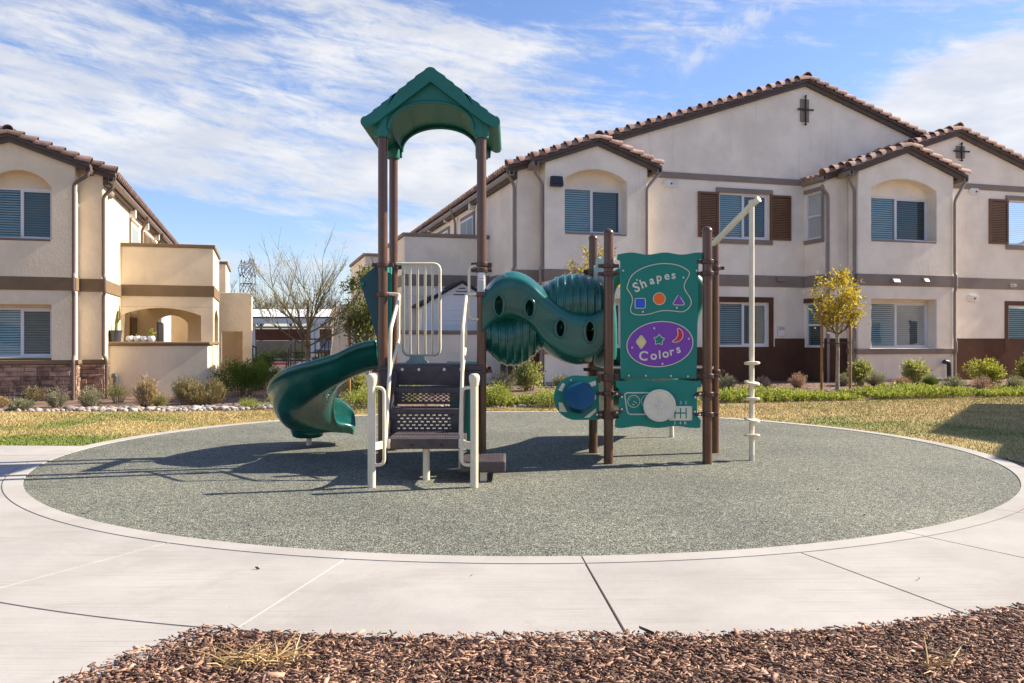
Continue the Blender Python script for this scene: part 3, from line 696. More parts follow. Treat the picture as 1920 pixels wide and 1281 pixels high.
# bays
def bay(parent, uc, hwall, vf, vb, zr, slope, hroof, wpx, upper, lower, wm, tile, gm, tm, zbase, sillband):
    """projecting bay with a gable, an arched recess over the upper window and a square one over the lower"""
    (ux0, ux1, uy0, uy1, usp, uap, urev), (lx0, lx1, ly0, ly1, lrev) = upper, lower
    zl = lambda u: zr - abs(u - uc) * slope
    u0, _ = onv(ux0, uy1, vf); u1, _ = onv(urev, uy1, vf); z0 = onv((ux0 + ux1) / 2, uy1, vf)[1]; z1 = onv((ux0 + ux1) / 2, uy0, vf)[1]
    zs = onv((ux0 + urev) / 2, usp, vf)[1]; za = onv((ux0 + urev) / 2, uap, vf)[1]
    l0 = onv((lx0 + lx1) / 2, ly1, vf)[1]; l1 = onv((lx0 + lx1) / 2, ly0, vf)[1]
    m = MB(); a, b = uc - hwall, uc + hwall; dep = vb - vf - .02
    front(m, [(a, zbase), (b, zbase), (b, zl(b) - .12), (uc, zr - .12), (a, zl(a) - .12)], vf, dep, [archrect(u0, z0, u1, zs, za), rect(u0, l0, u1, l1)])
    m.build('bay_wall', wm, parent, bevel=.025)
    m = MB(); ubox(m, (u0 - .05, vf + dep - .07, z0 - .05), (u1 + .05, vf + dep + .25, z0 - .001)); ubox(m, (u0 - .05, vf + dep - .07, z1 + .001), (u1 + .05, vf + dep - .01, za + .05)); m.build('recess_wall', wm, parent)
    if l1 - l0 > .2: 
        zt = l1 - .07; m = MB(); ubox(m, (u0 - .05, vf + dep - .07, zt + .001), (u1 + .05, vf + dep - .01, l1 + .05)); m.build('recess_wall', wm, parent)
    window(parent, T(u0, vf + dep - .06, z0), U, V, u1 - u0, z1 - z0); window(parent, T(u0, vf + dep - .06, l0), U, V, u1 - u0, l1 - .07 - l0)
    gable_roof(parent, uc, hroof, zr, slope, vf - .16, vb + 1.9, tile, eave=(False, False)); rakeboard(parent, uc, hroof, zr, slope, vf - .10, .097)
    for s in (-1, 1): gutter(parent, T(uc + s * (hroof - .12), vf - .15, zl(uc + hroof) - .17), T(uc + s * (hroof - .12), vb + .4, zl(uc + hroof) - .17), U * s, gm)
    m = MB(); ubox(m, (a - .025, vf - .025, 2.66 + zbase + .1), (b + .025, vb + .02, 2.98 + zbase + .1)); 
    # flat band round the three faces, cut clear of the openings
    m.build('trim_band', tm, parent, bevel=.01)
    m = MB(); ubox(m, (a - .05, vf - .05, l0 - .16), (b + .05, vb + .02, l0 - .012)) if sillband else ubox(m, (u0 - .02, vf - .02, l0 - .07), (u1 + .02, vf + .05, l0 - .005)); m.build('sill', tm, parent, bevel=.012)
    m = MB(); ubox(m, (u0 + .003, vf - .015, z0 - .05), (u1 - .003, vf + dep - .09, z0 + .004)); m.build('sill', tm, parent, bevel=.012)
bay(rh, 8.46, 1.435, vB1, vM, 6.38, .36, 1.78, None, (1059.5, 1162, 349, 437, 338, 318, 1175.5), (1059.5, 1162, 560, 652, 1175), WM, 'roof_tile', GM, TM, -.1, True)
bay(rh, 17.40, 1.61, vB2, vW, 6.55, .37, 1.98, None, (1634, 1736, 366, 451, 355.5, 336, 1756), (1634, 1733, 561, 653, 1752), WM, 'roof_tile', GM, TM, -.1, True)
# bands between the storeys and under the gable
m = MB(); t0, t1 = 2.66, 2.98
ubox(m, (uR - .03, vM - .03, t0), (8.46 - 1.435 - .03, vM - .001, t1)); ubox(m, (8.46 + 1.435 + .03, vM - .03, t0), (uW - .03, vM - .001, t1)); ubox(m, (uW - .03, vW - .03, t0), (17.4 - 1.61 - .03, vW - .001, t1)); ubox(m, (17.4 + 1.61 + .03, vW - .03, t0), (uE, vW - .001, t1))
ubox(m, (uR - .03, vM, t0), (uR - .001, 24.28, t1)); ubox(m, (uW - .03, vW, t0), (uW - .001, vM - .032, t1)); m.build('trim_band', TM, rh, bevel=.008)
m = MB(); ubox(m, (10.0, vM - .03, 5.58), (uW - .14, vM - .001, 5.75)); ubox(m, (19.12, vW - .03, 5.58), (uE, vW - .001, 5.75)); m.build('gable_band', TM, rh, bevel=.008)
# brown painted base
m = MB(); zb = 1.20
for a, b, v in ((uR - .008, 8.46 - 1.435 - .004, vM), (19.02, uE, vW)): ubox(m, (a, v - .008, -.1), (b, v - .0005, zb))
ubox(m, (mu1 + .20, vM - .008, -.1), (uW - .009, vM - .0005, zb)); ubox(m, (9.90, vM - .008, -.1), (mu1 + .20, vM - .0005, lz0 - .01)); ubox(m, (uW - .008, vW + .0, -.1), (uW - .0005, vM - .009, sl0 - .01)); ubox(m, (uW - .008, vW - .008, -.1), (17.4 - 1.61 - .004, vW - .0005, zb))
ubox(m, (uR - .008, vM, -.1), (uR - .0005, vM + .9, zb)); m.build('painted_base', 'stucco_brown', rh)
def surround(u0, u1, z0, z1, v, w, mat, top=True, lower=False, left=True):
    m = MB(); e = .028
    ubox(m, (u0 - (w if left else 0), v - e, z1), (u1 + w, v - .001, z1 + w))
    ubox(m, (u1, v - e, z0 - (0 if lower else 0)), (u1 + w, v - .001, z1 - .0005))
    if left: ubox(m, (u0 - w, v - e, z0), (u0, v - .001, z1 - .0005))
    m.build('window_surround', mat, rh, bevel=.006)
surround(mu0, mu1, lz0 - .02, lz1, vM, .15, 'stucco_brown'); surround(wu0, wu1, wl0 - .02, wl1, vW, .13, 'stucco_brown')
def headsill(u0, u1, z0, z1, v):
    m = MB(); ubox(m, (u0 - .10, v - .05, z1 + .002), (u1 + .12, v - .001, z1 + .13)); m.build('window_head', TM, rh, bevel=.01)
    m = MB(); ubox(m, (u0 - .10, v - .05, z0 - .135), (u1 + .12, v - .001, z0 - .002)); m.build('sill', TM, rh, bevel=.01)
headsill(mu0, mu1, mz0, mz1, vM); headsill(wu0, wu1, wz0, wz1, vW)
m = MB(); 
for a, b in ((sz1 + .002, sz1 + .11), (sz0 - .12, sz0 - .002)): ubox(m, (uW - .04, sv0 - .11, a), (uW - .001, sv1 + .09, b))
ubox(m, (uW - .035, sv0 - .11, sz0 - .001), (uW - .001, sv0, sz1 + .001)); m.build('window_surround', TM, rh, bevel=.006)
m = MB(); ubox(m, (uW - .04, sv0 - .1, sl1 + .002), (uW - .001, sv1 + .09, sl1 + .13)); m.build('window_surround', 'stucco_brown', rh, bevel=.006)
def shutter(px0, px1, py0, py1, v):
    u0, _ = onv(px0, py1, v); u1, _ = onv(px1, py1, v); c = (px0 + px1) / 2; z0 = onv(c, py1, v)[1]; z1 = onv(c, py0, v)[1]; m = MB(); w = .06
    ubox(m, (u0, v - .05, z0), (u0 + w, v - .002, z1)); ubox(m, (u1 - w, v - .05, z0), (u1, v - .002, z1)); ubox(m, (u0 + w, v - .05, z0), (u1 - w, v - .002, z0 + w)); ubox(m, (u0 + w, v - .05, z1 - w), (u1 - w, v - .002, z1))
    n = 24
    for k in range(n):
        a = z0 + w + (z1 - z0 - 2 * w) * k / n; h = (z1 - z0 - 2 * w) / n
        m.hexa([T(u0 + w, v - .042, a), T(u1 - w, v - .042, a), T(u1 - w, v - .004, a + h * .2), T(u0 + w, v - .004, a + h * .2), T(u0 + w, v - .036, a + h * .45), T(u1 - w, v - .036, a + h * .45), T(u1 - w, v - .004, a + h * .98), T(u0 + w, v - .004, a + h * .98)])
    m.build('shutter', 'shutter', rh)
for s in ((1308, 1347, 360, 445, vM), (1443, 1482, 367, 451, vM), (1853.5, 1889, 374, 458, vW)): shutter(*s)
# wrought iron crosses on their niches
def cross(px, py, w, h, ch, cw, v):
    u, z = onv(px, py, v); m = MB(); ubox(m, (u - w / 2, v - .03, z - h / 2), (u + w / 2, v - .001, z + h / 2)); k = m.build('gable_niche', TM, rh, bevel=.01)
    m = MB(); m.tube([T(u, v - .07, z - ch / 2), T(u, v - .07, z + ch / 2)], .022, 8); m.tube([T(u - cw / 2, v - .075, z + .02), T(u + cw / 2, v - .075, z + .02)], .022, 8)
    for a, b in ((0, ch / 2), (0, -ch / 2), (cw / 2, .02), (-cw / 2, .02)): m.lathe([(.0, -.035), (.035, -.01), (.035, .01), (0, .035)], T(u + a, v - .072, z + b), Z, 8); m.tube([T(u + a * .93, v - .07, z + b * .95), T(u + a * .93, v, z + b * .95)], .012, 6)
    m.build('iron_cross', 'black_metal', k)
cross(1508, 208, .29, .66, .82, .46, vM); cross(1800, 286, .31, .36, .50, .50, vW)
def oval_plate(px, py, v):
    u, z = onv(px, py, v); m = MB(); pol = arc(.10, 0, .09, .10, -90, 90, 8) + arc(-.10, 0, .09, .10, 90, 270, 8); m.prism(pol, T(u, v - .06, z), U, Z, V, .058); o = m.build('vent_plate', 'lamp_white', rh, bevel=.008)
    m = MB(); m.lathe([(.028, 0), (.028, .02)], T(u + .05, v - .075, z), V, 10); m.build('vent_hole', 'black_plastic', o)
for a in ((1254, 345, vM), (1825, 360, vW), (1822, 560, vW)): oval_plate(*a)
u, z = onv(1042, 341, vB1); m = MB(); m.hexa([T(u - .17, vB1 - .16, z - .13), T(u + .17, vB1 - .16, z - .13), T(u + .17, vB1 - .001, z - .13), T(u - .17, vB1 - .001, z - .13), T(u - .15, vB1 - .12, z + .13), T(u + .15, vB1 - .12, z + .13), T(u + .15, vB1 - .001, z + .13), T(u - .15, vB1 - .001, z + .13)]); o = m.build('floodlight', 'black_metal', rh, bevel=.01)
m = MB(); m.hexa([T(u - .12, vB1 - .168, z - .07), T(u + .12, vB1 - .168, z - .07), T(u + .12, vB1 - .150, z - .07), T(u - .12, vB1 - .150, z - .07), T(u - .11, vB1 - .145, z + .06), T(u + .11, vB1 - .145, z + .06), T(u + .11, vB1 - .13, z + .06), T(u - .11, vB1 - .13, z + .06)]); m.build('lens', 'glass_dark', o)
def hood(px, py, v, w, mat):
    u, z = onv(px, py, v); m = MB(); m.hexa([T(u - w / 2, v - .16, z - .06), T(u + w / 2, v - .16, z - .06), T(u + w / 2, v - .031, z - .06), T(u - w / 2, v - .031, z - .06), T(u - w / 2, v - .10, z + .03), T(u + w / 2, v - .10, z + .03), T(u + w / 2, v - .031, z + .07), T(u - w / 2, v - .031, z + .07)]); m.build('vent_hood', mat, rh, bevel=.006)
hood(1461, 524, vM, .22, 'trim_grey'); hood(1676, 526, vB2, .22, 'vent_cream'); hood(1732, 525, vB2, .16, 'vent_cream')
u, z = onv(1894, 536, vW); m = MB(); m.tube([T(u, vW - .2, z), T(u, vW, z)], .045, 10); m.build('vent_pipe', 'lamp_white', rh)
u, z = onv(1464, 621, vM); m = MB(); ubox(m, (u - .11, vM - .06, z - .15), (u + .11, vM - .001, z + .15)); o = m.build('meter_box', 'vinyl_white', rh, bevel=.01); m = MB(); ubox(m, (u - .08, vM - .066, z + .03), (u + .08, vM - .061, z + .12)); m.build('meter_dial', 'steel', o)
u, z = onv(1771, 700, vB2); m = MB(); m.tube(fillet([T(u - .17, vB2 - .16, z + .28), T(u - .15, vB2 - .16, z + .34), T(u, vB2 - .16, z + .32), T(u + .02, vB2 - .16, -.1)], .07, 4), .06, 10); m.build('drain_pipe', 'black_plastic', rh, smooth=50)
m = MB(); uu, zz = onv(940, 690, vM); m.tube([T(uu, vM - .2, .75), T(uu, vM - .2, -.1)], .08, 10); m.tube([T(uu - .05, vM - .2, .78), T(uu + .1, vM - .2, .62)], .07, 8); m.build('drain_pipe', 'black_plastic', rh, smooth=50)
# downspouts with the kick around the band
def dspout(px, v, ztop, start, off=.07, stand=.06):
    u, _ = onv(px, 400, v); pts = [start, (u, v - stand, ztop), (u, v - stand, 3.06), (u, v - stand - .05, 2.98), (u, v - stand - .05, 2.64), (u, v - stand, 2.54), (u, v - stand, 1.20), (u, v - stand - .045, 1.08), (u, v - stand - .045, .85), (u, v - stand, .75), (u, v - stand, -.05)]
    spout(rh, pts, GM)
def gp(px, py, v): u, z = onv(px, py, v); return (u, v, z)
us = uR - .06
spout(rh, [(uR - .24, vM - .05, 5.48), (uR - .24, vM - .02, 5.40), (us, vM + .10, 5.18), (us, vM + .10, 3.05), (us - .04, vM + .10, 2.98), (us - .04, vM + .10, 2.6), (us, vM + .10, 2.5), (us, vM + .10, -.05)], GM)
ub = 8.46 - 1.435 - .05; zg = 6.38 - 1.78 * .36 - .17
spout(rh, [(8.46 - 1.71, vB1 - .1, zg), (8.46 - 1.71, vB1 + .0, zg - .12), (ub, vB1 + .10, zg - .36), (ub, vB1 + .10, 3.05), (ub - .05, vB1 + .08, 2.98), (ub - .05, vB1 + .08, 2.6), (ub, vB1 + .10, 2.5), (ub, vB1 + .10, -.05)], GM)
dspout(1211, vB1, 5.18, (8.46 + 1.74, vB1 - .08, zg + .02), stand=.07)
spout(rh, [(uW - .12, vW - .06, 5.45), (uW - .10, vW - .06, 5.35), (uW + .08, vW - .06, 5.17), (uW + .08, vW - .06, 3.05), (uW + .08, vW - .11, 2.98), (uW + .08, vW - .11, 2.6), (uW + .08, vW - .06, 2.5), (uW + .08, vW - .06, -.05)], GM)
zg = 6.55 - 1.98 * .37 - .17; ub = 17.4 - 1.61 - .05
spout(rh, [(17.4 - 1.9, vB2 - .1, zg), (17.4 - 1.9, vB2, zg - .1), (ub, vB2 + .1, zg - .34), (ub, vB2 + .1, 3.05), (ub - .05, vB2 + .08, 2.98), (ub - .05, vB2 + .08, 2.6), (ub, vB2 + .1, 2.5), (ub, vB2 + .1, 1.2), (ub - .06, vB2 + .08, 1.1), (ub - .06, vB2 + .08, .85), (ub, vB2 + .1, .75), (ub, vB2 + .1, -.05)], GM)
dspout(1786, vB2, 5.12, (17.4 + 1.94, vB2 - .08, zg + .02), stand=.08)
# concrete foot of the house
m = MB(); ubox(m, (8.46 - 1.42, vB1 - .05, -.1), (8.46 + 1.42, vB1 - .002, .08)); ubox(m, (17.4 - 1.6, vB2 - .05, -.1), (17.4 + 1.6, vB2 - .002, .06)); m.build('footing', 'concrete_rim', rh)
# balcony and patio on the left flank
def flank(parent, ua, ub, v0, v1, vp, up, z0, wm, tm, archl, archr, s):
    """porch block between u=ua..ub (ub at the house wall), arches below, balcony above; patio wall pushed out to vp, up"""
    a, b = min(ua, ub), max(ua, ub)
    m = MB(); th = .22
    front(m, [(a, 2.40 + z0), (b, 2.40 + z0), (b, 4.10 + z0), (a, 4.10 + z0)], v0, th)
    front(m, [(a, z0 - .1), (b, z0 - .1), (b, 2.398 + z0), (a, 2.398 + z0)], v0, th, [archrect(archl, z0 + .02, archr, 2.05 + z0 + .1, 2.05 + z0 + .32)])
    ue = ua if s > 0 else ua - th
    side(m, [(v0 + th + .001, z0 - .1), (v1, z0 - .1), (v1, 4.10 + z0), (v0 + th + .001, 4.10 + z0)], ue, th, [archrect(v0 + .6, z0 + .02, v1 - .4, 2.1 + z0, 2.38 + z0)])
    x0, x1 = (a, b - .01) if s < 0 else (a + .01, b)
    front(m, [(a, z0 - .1), (b, z0 - .1), (b, 4.10 + z0), (a, 4.10 + z0)], v1 - th, th, [archrect(a + .55, z0 + .9, b - .95, 2.0 + z0, 2.25 + z0)])
    m.build('porch_wall', wm, parent, bevel=.02)
    m = MB(); ubox(m, (a + .23, v0 + .23, 2.5 + z0), (b - .01, v1 - .24, 2.7 + z0)); ubox(m, (a + .22, v0 + .23, -.08 + z0), (b - .01, v1 - .24, .02 + z0)); m.build('porch_floor', wm, parent)
    m = MB(); e = .03; ubox(m, (a - e, v0 - e, 2.70 + z0), (b + (0 if s > 0 else e) - (.002 if s > 0 else 0), v0 - .001, 3.02 + z0)); 
    if s < 0: ubox(m, (b + .001, v0, 2.70 + z0), (b + e, v1, 3.02 + z0))
    else: ubox(m, (a - e, v0, 2.70 + z0), (a - .001, v1, 3.02 + z0))
    m.build('trim_band', tm, parent, bevel=.008)
    m = MB(); ubox(m, (a - .05, v0 - .05, 4.101 + z0), (b + .05 if s < 0 else b - .002, v0 + th + .04, 4.20 + z0))
    if s < 0: ubox(m, (b - th - .04, v0 + th + .041, 4.101 + z0), (b + .05, v1 + .04, 4.20 + z0))
    else: ubox(m, (a - .05, v0 + th + .041, 4.101 + z0), (a + th + .04, v1 + .04, 4.20 + z0))
    m.build('parapet_cap', tm, parent, bevel=.01)
    pa, pb = (up, b) if s > 0 else (a, up)
    m = MB(); ubox(m, (pa, vp, z0 - .1), (pb, vp + .2, z0 + 1.31))
    if s < 0: ubox(m, (pb - .2, vp + .201, z0 - .1), (pb, v1 + .3, z0 + 1.31))
    else: ubox(m, (pa, vp + .201, z0 - .1), (pa + .2, v1 + .3, z0 + 1.31))
    m.build('patio_wall', wm, parent, bevel=.02)
    m = MB(); ubox(m, (pa - .06, vp - .06, z0 + 1.311), (pb + (.06 if s < 0 else -.002), vp + .26, z0 + 1.41))
    if s < 0: ubox(m, (pb - .26, vp + .261, z0 + 1.311), (pb + .06, v1 + .3, z0 + 1.41))
    else: ubox(m, (pa - .06, vp + .261, z0 + 1.311), (pa + .26, v1 + .3, z0 + 1.41))
    m.build('wall_cap', tm, parent, bevel=.03)
upR = onv(722, 625, 22.4)[0]
flank(rh, 3.93, uR, 24.3, 28.0, 22.4, upR, 0.0, WM, TM, 4.45, 6.38, 1)
# windows, lanterns and downspouts high on the left flank
def flank_window(px0, px1, py0, py1, u, mat, n_in, exs):
    va, _ = onu(px0, py1, u); vb, _ = onu(px1, py1, u); va, vb = min(va, vb), max(va, vb); pc = (px0 + px1) / 2; z0 = onu(pc, py1, u)[1]; z1 = onu(pc, py0, u)[1]
    return va, vb, z0, z1
def flank_light(parent, px, py, u, out): v, z = onu(px, py, u); lantern(parent, T(u, v, z), out)
for px0, px1, py0 in ((866, 889, 392), (842, 819, 413)):
    va, vb, z0, z1 = flank_window(px0, px1, py0, py0 + 60, uR, None, U, V); z0, z1 = 3.1, 5.05
    m = MB(); ubox(m, (uR - .035, va - .12, z0), (uR - .002, vb + .12, z1 + .12)); k = m.build('window_surround', TM, rh)
    m = MB(); ubox(m, (uR - .05, va, z0), (uR - .036, vb, z1)); w_ = m.build('window', 'vinyl_white', rh)
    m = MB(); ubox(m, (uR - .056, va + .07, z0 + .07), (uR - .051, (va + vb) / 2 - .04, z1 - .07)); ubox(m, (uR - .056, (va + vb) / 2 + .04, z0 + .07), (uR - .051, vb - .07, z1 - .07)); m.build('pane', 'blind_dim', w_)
for px, py in ((890, 384), (842, 410), (811, 428)): flank_light(rh, px, py, uR, -U)
for px, py in ((857, 388), (801, 424)):
    v, z = onu(px, py, uR); spout(rh, [(uR - .28, v - .35, 5.55), (uR - .26, v - .3, 5.45), (uR - .07, v, 5.15), (uR - .07, v, .0)], GM)
# second balcony and the stair wall further back
m = MB(); ubox(m, (3.6, 31.0, 0), (uR - .01, 31.3, 4.15)); ubox(m, (3.6, 31.31, 0), (3.9, 36, 4.15)); ubox(m, (2.6, 29.4, 0), (3.59, 29.7, 2.35)); ubox(m, (2.6, 29.71, 0), (2.85, 33, 2.35)); m.hexa([T(2.2, 29.45, 0), T(2.59, 29.45, 0), T(2.59, 29.7, 0), T(2.2, 29.7, 0), T(2.5, 29.45, 2.3), T(2.59, 29.45, 2.3), T(2.59, 29.7, 2.3), T(2.5, 29.7, 2.3)]); m.build('stair_wall', WM, rh, bevel=.02)
m = MB(); ubox(m, (3.54, 30.95, 4.151), (uR - .01, 31.35, 4.25)); ubox(m, (3.54, 31.36, 4.151), (3.96, 36, 4.25)); m.build('parapet_cap', TM, rh)

# ================= the house on the left
zL = -.30; uL = -3.76; vL = 23.6; vLB = 23.2; LB = 41.5
lh = thing('apartment_house', T(-10, 32, zL), 'warm tan stucco house with stone base and arched porch, on the left', 'house')
WM2 = 'stucco_warm'; TM2 = 'trim_brown'; GM2 = 'gutter_dark'
zrL = 8.30; ucL = -12.39; hL = 8.93; zlL = lambda u: zrL - abs(u - ucL) * slM
m = MB()
front(m, [(-22, zL - .1), (uL, zL - .1), (uL, zlL(uL) - .12), (ucL, zrL - .12), (-22, 5)], vL, .25)
side(m, [(vL + .251, zL - .1), (LB, zL - .1), (LB, zlL(uL) - .12), (vL + .251, zlL(uL) - .12)], uL - .25, .25)
ubox(m, (-22, vL + .26, zL), (-21.75, LB, 5)); ubox(m, (-21.74, LB - .25, zL), (uL - .26, LB - .001, 5)); m.build('wall', WM2, lh, bevel=.02)
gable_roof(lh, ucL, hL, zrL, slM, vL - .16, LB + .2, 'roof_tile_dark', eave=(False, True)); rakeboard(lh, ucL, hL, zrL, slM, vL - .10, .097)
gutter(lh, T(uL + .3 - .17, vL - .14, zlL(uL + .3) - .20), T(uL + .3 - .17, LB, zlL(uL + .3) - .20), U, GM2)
m = MB(); ubox(m, (uL + .002, vL - .002, zlL(uL + .3) - .26), (uL + .14, LB, zlL(uL + .3) - .10)); m.build('eave_board', 'fascia', lh)
ucB = -5.75
bay(lh, ucB, 1.435, vLB, vL, 6.05, .36, 1.78, None, (-26, 94, 349, 447, 350, 319, 96), (-26, 94, 571, 671, 96), WM2, 'roof_tile_dark', GM2, TM2, zL - .1, False)
m = MB(); ubox(m, (ucB + 1.435 + .03, vL - .03, 2.66 + zL), (uL + .03, vL - .001, 2.98 + zL)); ubox(m, (uL + .001, vL, 2.66 + zL), (uL + .03, 26.35, 2.98 + zL)); m.build('trim_band', TM2, lh, bevel=.008)
# ledgestone base: separate stones in courses with a cap
def ledge(m, u0, u1, v, z0, z1, rg, turn=False):
    z = z0
    while z < z1 - .02:
        h = min(rg.uniform(.055, .12), z1 - z); u = u0
        while u < u1 - .01:
            w = min(rg.uniform(.12, .5), u1 - u); d = rg.uniform(.03, .075); j = .004
            if not turn: ubox(m, (u + j, v - d, z + j), (u + w - j, v - .002, z + h - j))
            else: ubox(m, (v + .002, u + j, z + j), (v + d, u + w - j, z + h - j))
            u += w
        z += h
rg = random.Random(11); m = MB(); sa, sb = ucB - 1.435, ucB + 1.435
ledge(m, sa, sb + .04, vLB, zL - .05, zL + .86, rg); ledge(m, sb + .06, uL + .04, vL, zL - .05, zL + .86, rg); ledge(m, vLB + .0, vL - .08, sb, zL - .05, zL + .86, rg, True); ledge(m, vL, vL + .45, uL, zL - .05, zL + .86, rg, True)
m.build('stone_base', 'stone', lh, bevel=.010)
m = MB(); ubox(m, (sa - .06, vLB - .10, zL + .865), (sb + .09, vL - .11, zL + .97)); ubox(m, (sb + .10, vL - .10, zL + .865), (uL + .09, vL - .002, zL + .97)); ubox(m, (uL + .002, vL, zL + .865), (uL + .09, vL + .5, zL + .97)); m.build('stone_cap', TM2, lh, bevel=.015)
us = sb + .05; zg = 6.05 - 1.78 * .36 - .17
spout(lh, [(ucB + 1.74, vLB - .1, zg + .02), (ucB + 1.72, vLB - .1, zg - .08), (sb - .02, vLB - .07, zg - .28), (sb - .02, vLB - .07, 2.76), (sb - .02, vLB - .12, 2.70), (sb - .02, vLB - .12, 2.34), (sb - .02, vLB - .07, 2.26), (sb - .02, vLB - .07, .76), (sb - .02, vLB - .15, .66), (sb - .02, vLB - .15, zL - .05)], GM2, .08)
spout(lh, [(uL + .24, vL - .08, 5.02), (uL + .22, vL - .08, 4.94), (uL + .02, vL - .07, 4.74), (uL + .02, vL - .07, 2.76), (uL + .05, vL - .10, 2.70), (uL + .05, vL - .10, 2.34), (uL + .02, vL - .07, 2.26), (uL + .02, vL - .07, .76), (uL + .10, vL - .13, .66), (uL + .10, vL - .13, zL - .05)], GM2, .08)
u, z = onv(212, 706, 24.3); m = MB(); m.tube(fillet([T(uL + .1, 24.35, z + .02), T(u + .05, 24.32, z + .02), T(u + .05, 24.32, zL - .1)], .09, 4), .06, 10); m.build('drain_pipe', 'pot_dark', lh, smooth=50)
upL = onv(390, 640, 24.4)[0]
flank(lh, onv(400, 500, 26.4)[0], uL, 26.4, 30.0, 24.4, upL, zL, WM2, TM2, onv(225, 600, 26.4)[0], onv(377, 600, 26.4)[0], -1)
# doors and lanterns under and above the porch
for (pa, pb), z0, z1, mat in (((244, 254), zL, 1.75, 'door_wood'), ((267, 286), zL, 1.75, 'door_wood'), ((294, 305), zL, 1.75, 'door_wood'), ((243, 258), 2.8, 4.72, 'vinyl_white'), ((270, 278), 2.8, 4.72, 'door_wood'), ((281, 290), 2.8, 4.72, 'door_wood'), ((297, 305), 2.8, 4.72, 'door_wood')):
    va = onu(pa, 500, uL)[0]; vb = onu(pb, 500, uL)[0]; m = MB(); ubox(m, (uL + .002, va - .1, z0), (uL + .04, vb + .1, z1 + .1)); k = m.build('door_frame', TM2, lh); m = MB(); ubox(m, (uL + .041, va, z0 + .02), (uL + .052, vb, z1)); d = m.build('door', mat, k)
    m = MB(); ubox(m, (uL + .0525, va + .12, z0 + .25), (uL + .056, vb - .12, z1 - .12)); m.build('door_panel', 'blind_dim' if mat == 'vinyl_white' else 'door_wood', k)
for px, py in ((243, 400), (268, 423), (289, 443), (245, 581), (267, 586), (288, 588)): flank_light(lh, px, py, uL, U)
for px, py in ((262, 412), (292, 445)):
    v, z = onu(px, py, uL); spout(lh, [(uL + .28, v - .35, 5.15), (uL + .26, v - .3, 5.05), (uL + .07, v, 4.75), (uL + .07, v, 2.7)], GM2)
v, z = onu(203, 365, uL); m = MB(); m.lathe([(.12, 0), (.11, .08), (.05, .14), (.0, .15)], T(uL, v, z), U, 12); m.build('vent_hood', 'trim_grey', lh, smooth=50)
# stair enclosure with an opening, second balcony behind
a0 = onv(409, 600, 31.0)[0]; a1 = onv(472, 600, 31.0)[0]; o0 = onv(416, 600, 31.0)[0]; o1 = onv(455, 600, 31.0)[0]; zt = onv(440, 549, 31.0)[1]; zo = onv(436, 622, 31.0)[1]
m = MB(); front(m, [(a0 - 1.5, zL), (a1, zL), (a1, zt), (a0 - 1.5, zt)], 31.0, .25, [rect(o0, zL + .01, o1, zo)]); ubox(m, (a0 - 1.5, 32.4, zL), (a1 - .26, 32.6, zt)); side(m, [(31.251, zL), (34, zL), (34, zt), (31.251, zt)], a1 - .25, .25)
b0 = onv(400, 500, 33.0)[0]; b1 = onv(424, 500, 33.0)[0]; zb2 = onv(412, 495, 33.0)[1]; ubox(m, (b0 - 1.5, 33.0, 2.3), (b1, 33.2, zb2)); ubox(m, (b1 - .22, 33.21, 2.3), (b1, 37, zb2)); m.build('stair_wall', WM2, lh, bevel=.02)
m = MB(); ubox(m, (b0 - 1.5, 32.95, zb2 + .001), (b1 + .05, 33.25, zb2 + .09)); ubox(m, (b1 - .25, 33.26, zb2 + .001), (b1 + .05, 37, zb2 + .09)); m.build('parapet_cap', TM2, lh)

# ================= neighbour out of frame on the right, whose roof shades the lawn corner
nh = thing('apartment_house', (16, 12.6, 0), 'stucco house just beyond the right edge whose roof shades the lawn', 'house')
ND = Vector((.26, .966, 0)).normalized(); NX = Vector((ND.y, -ND.x, 0))
def nblock(c, half, hp, depth):
    he = hp - half * .336; c = Vector(c); m = MB()
    m.prism([(-half + .35, -.1), (half - .35, -.1), (half - .35, he), (0, hp - .15), (-half + .35, he)], c + NX * .2, ND, Z, NX, depth)
    m.build('wall', WM, nh)
    m = MB(); m.prism([(-half, he - .06), (0, hp - .06), (half, he - .06), (half, he + .06), (0, hp + .06), (-half, he + .06)], c, ND, Z, NX, depth + .5); m.build('roof', 'roof_tile', nh)
nblock((13.9, 13.1, 0), 4.5, 6.5, 9); nblock((12.0, 10.3, 0), 1.7, 5.5, 3.5)

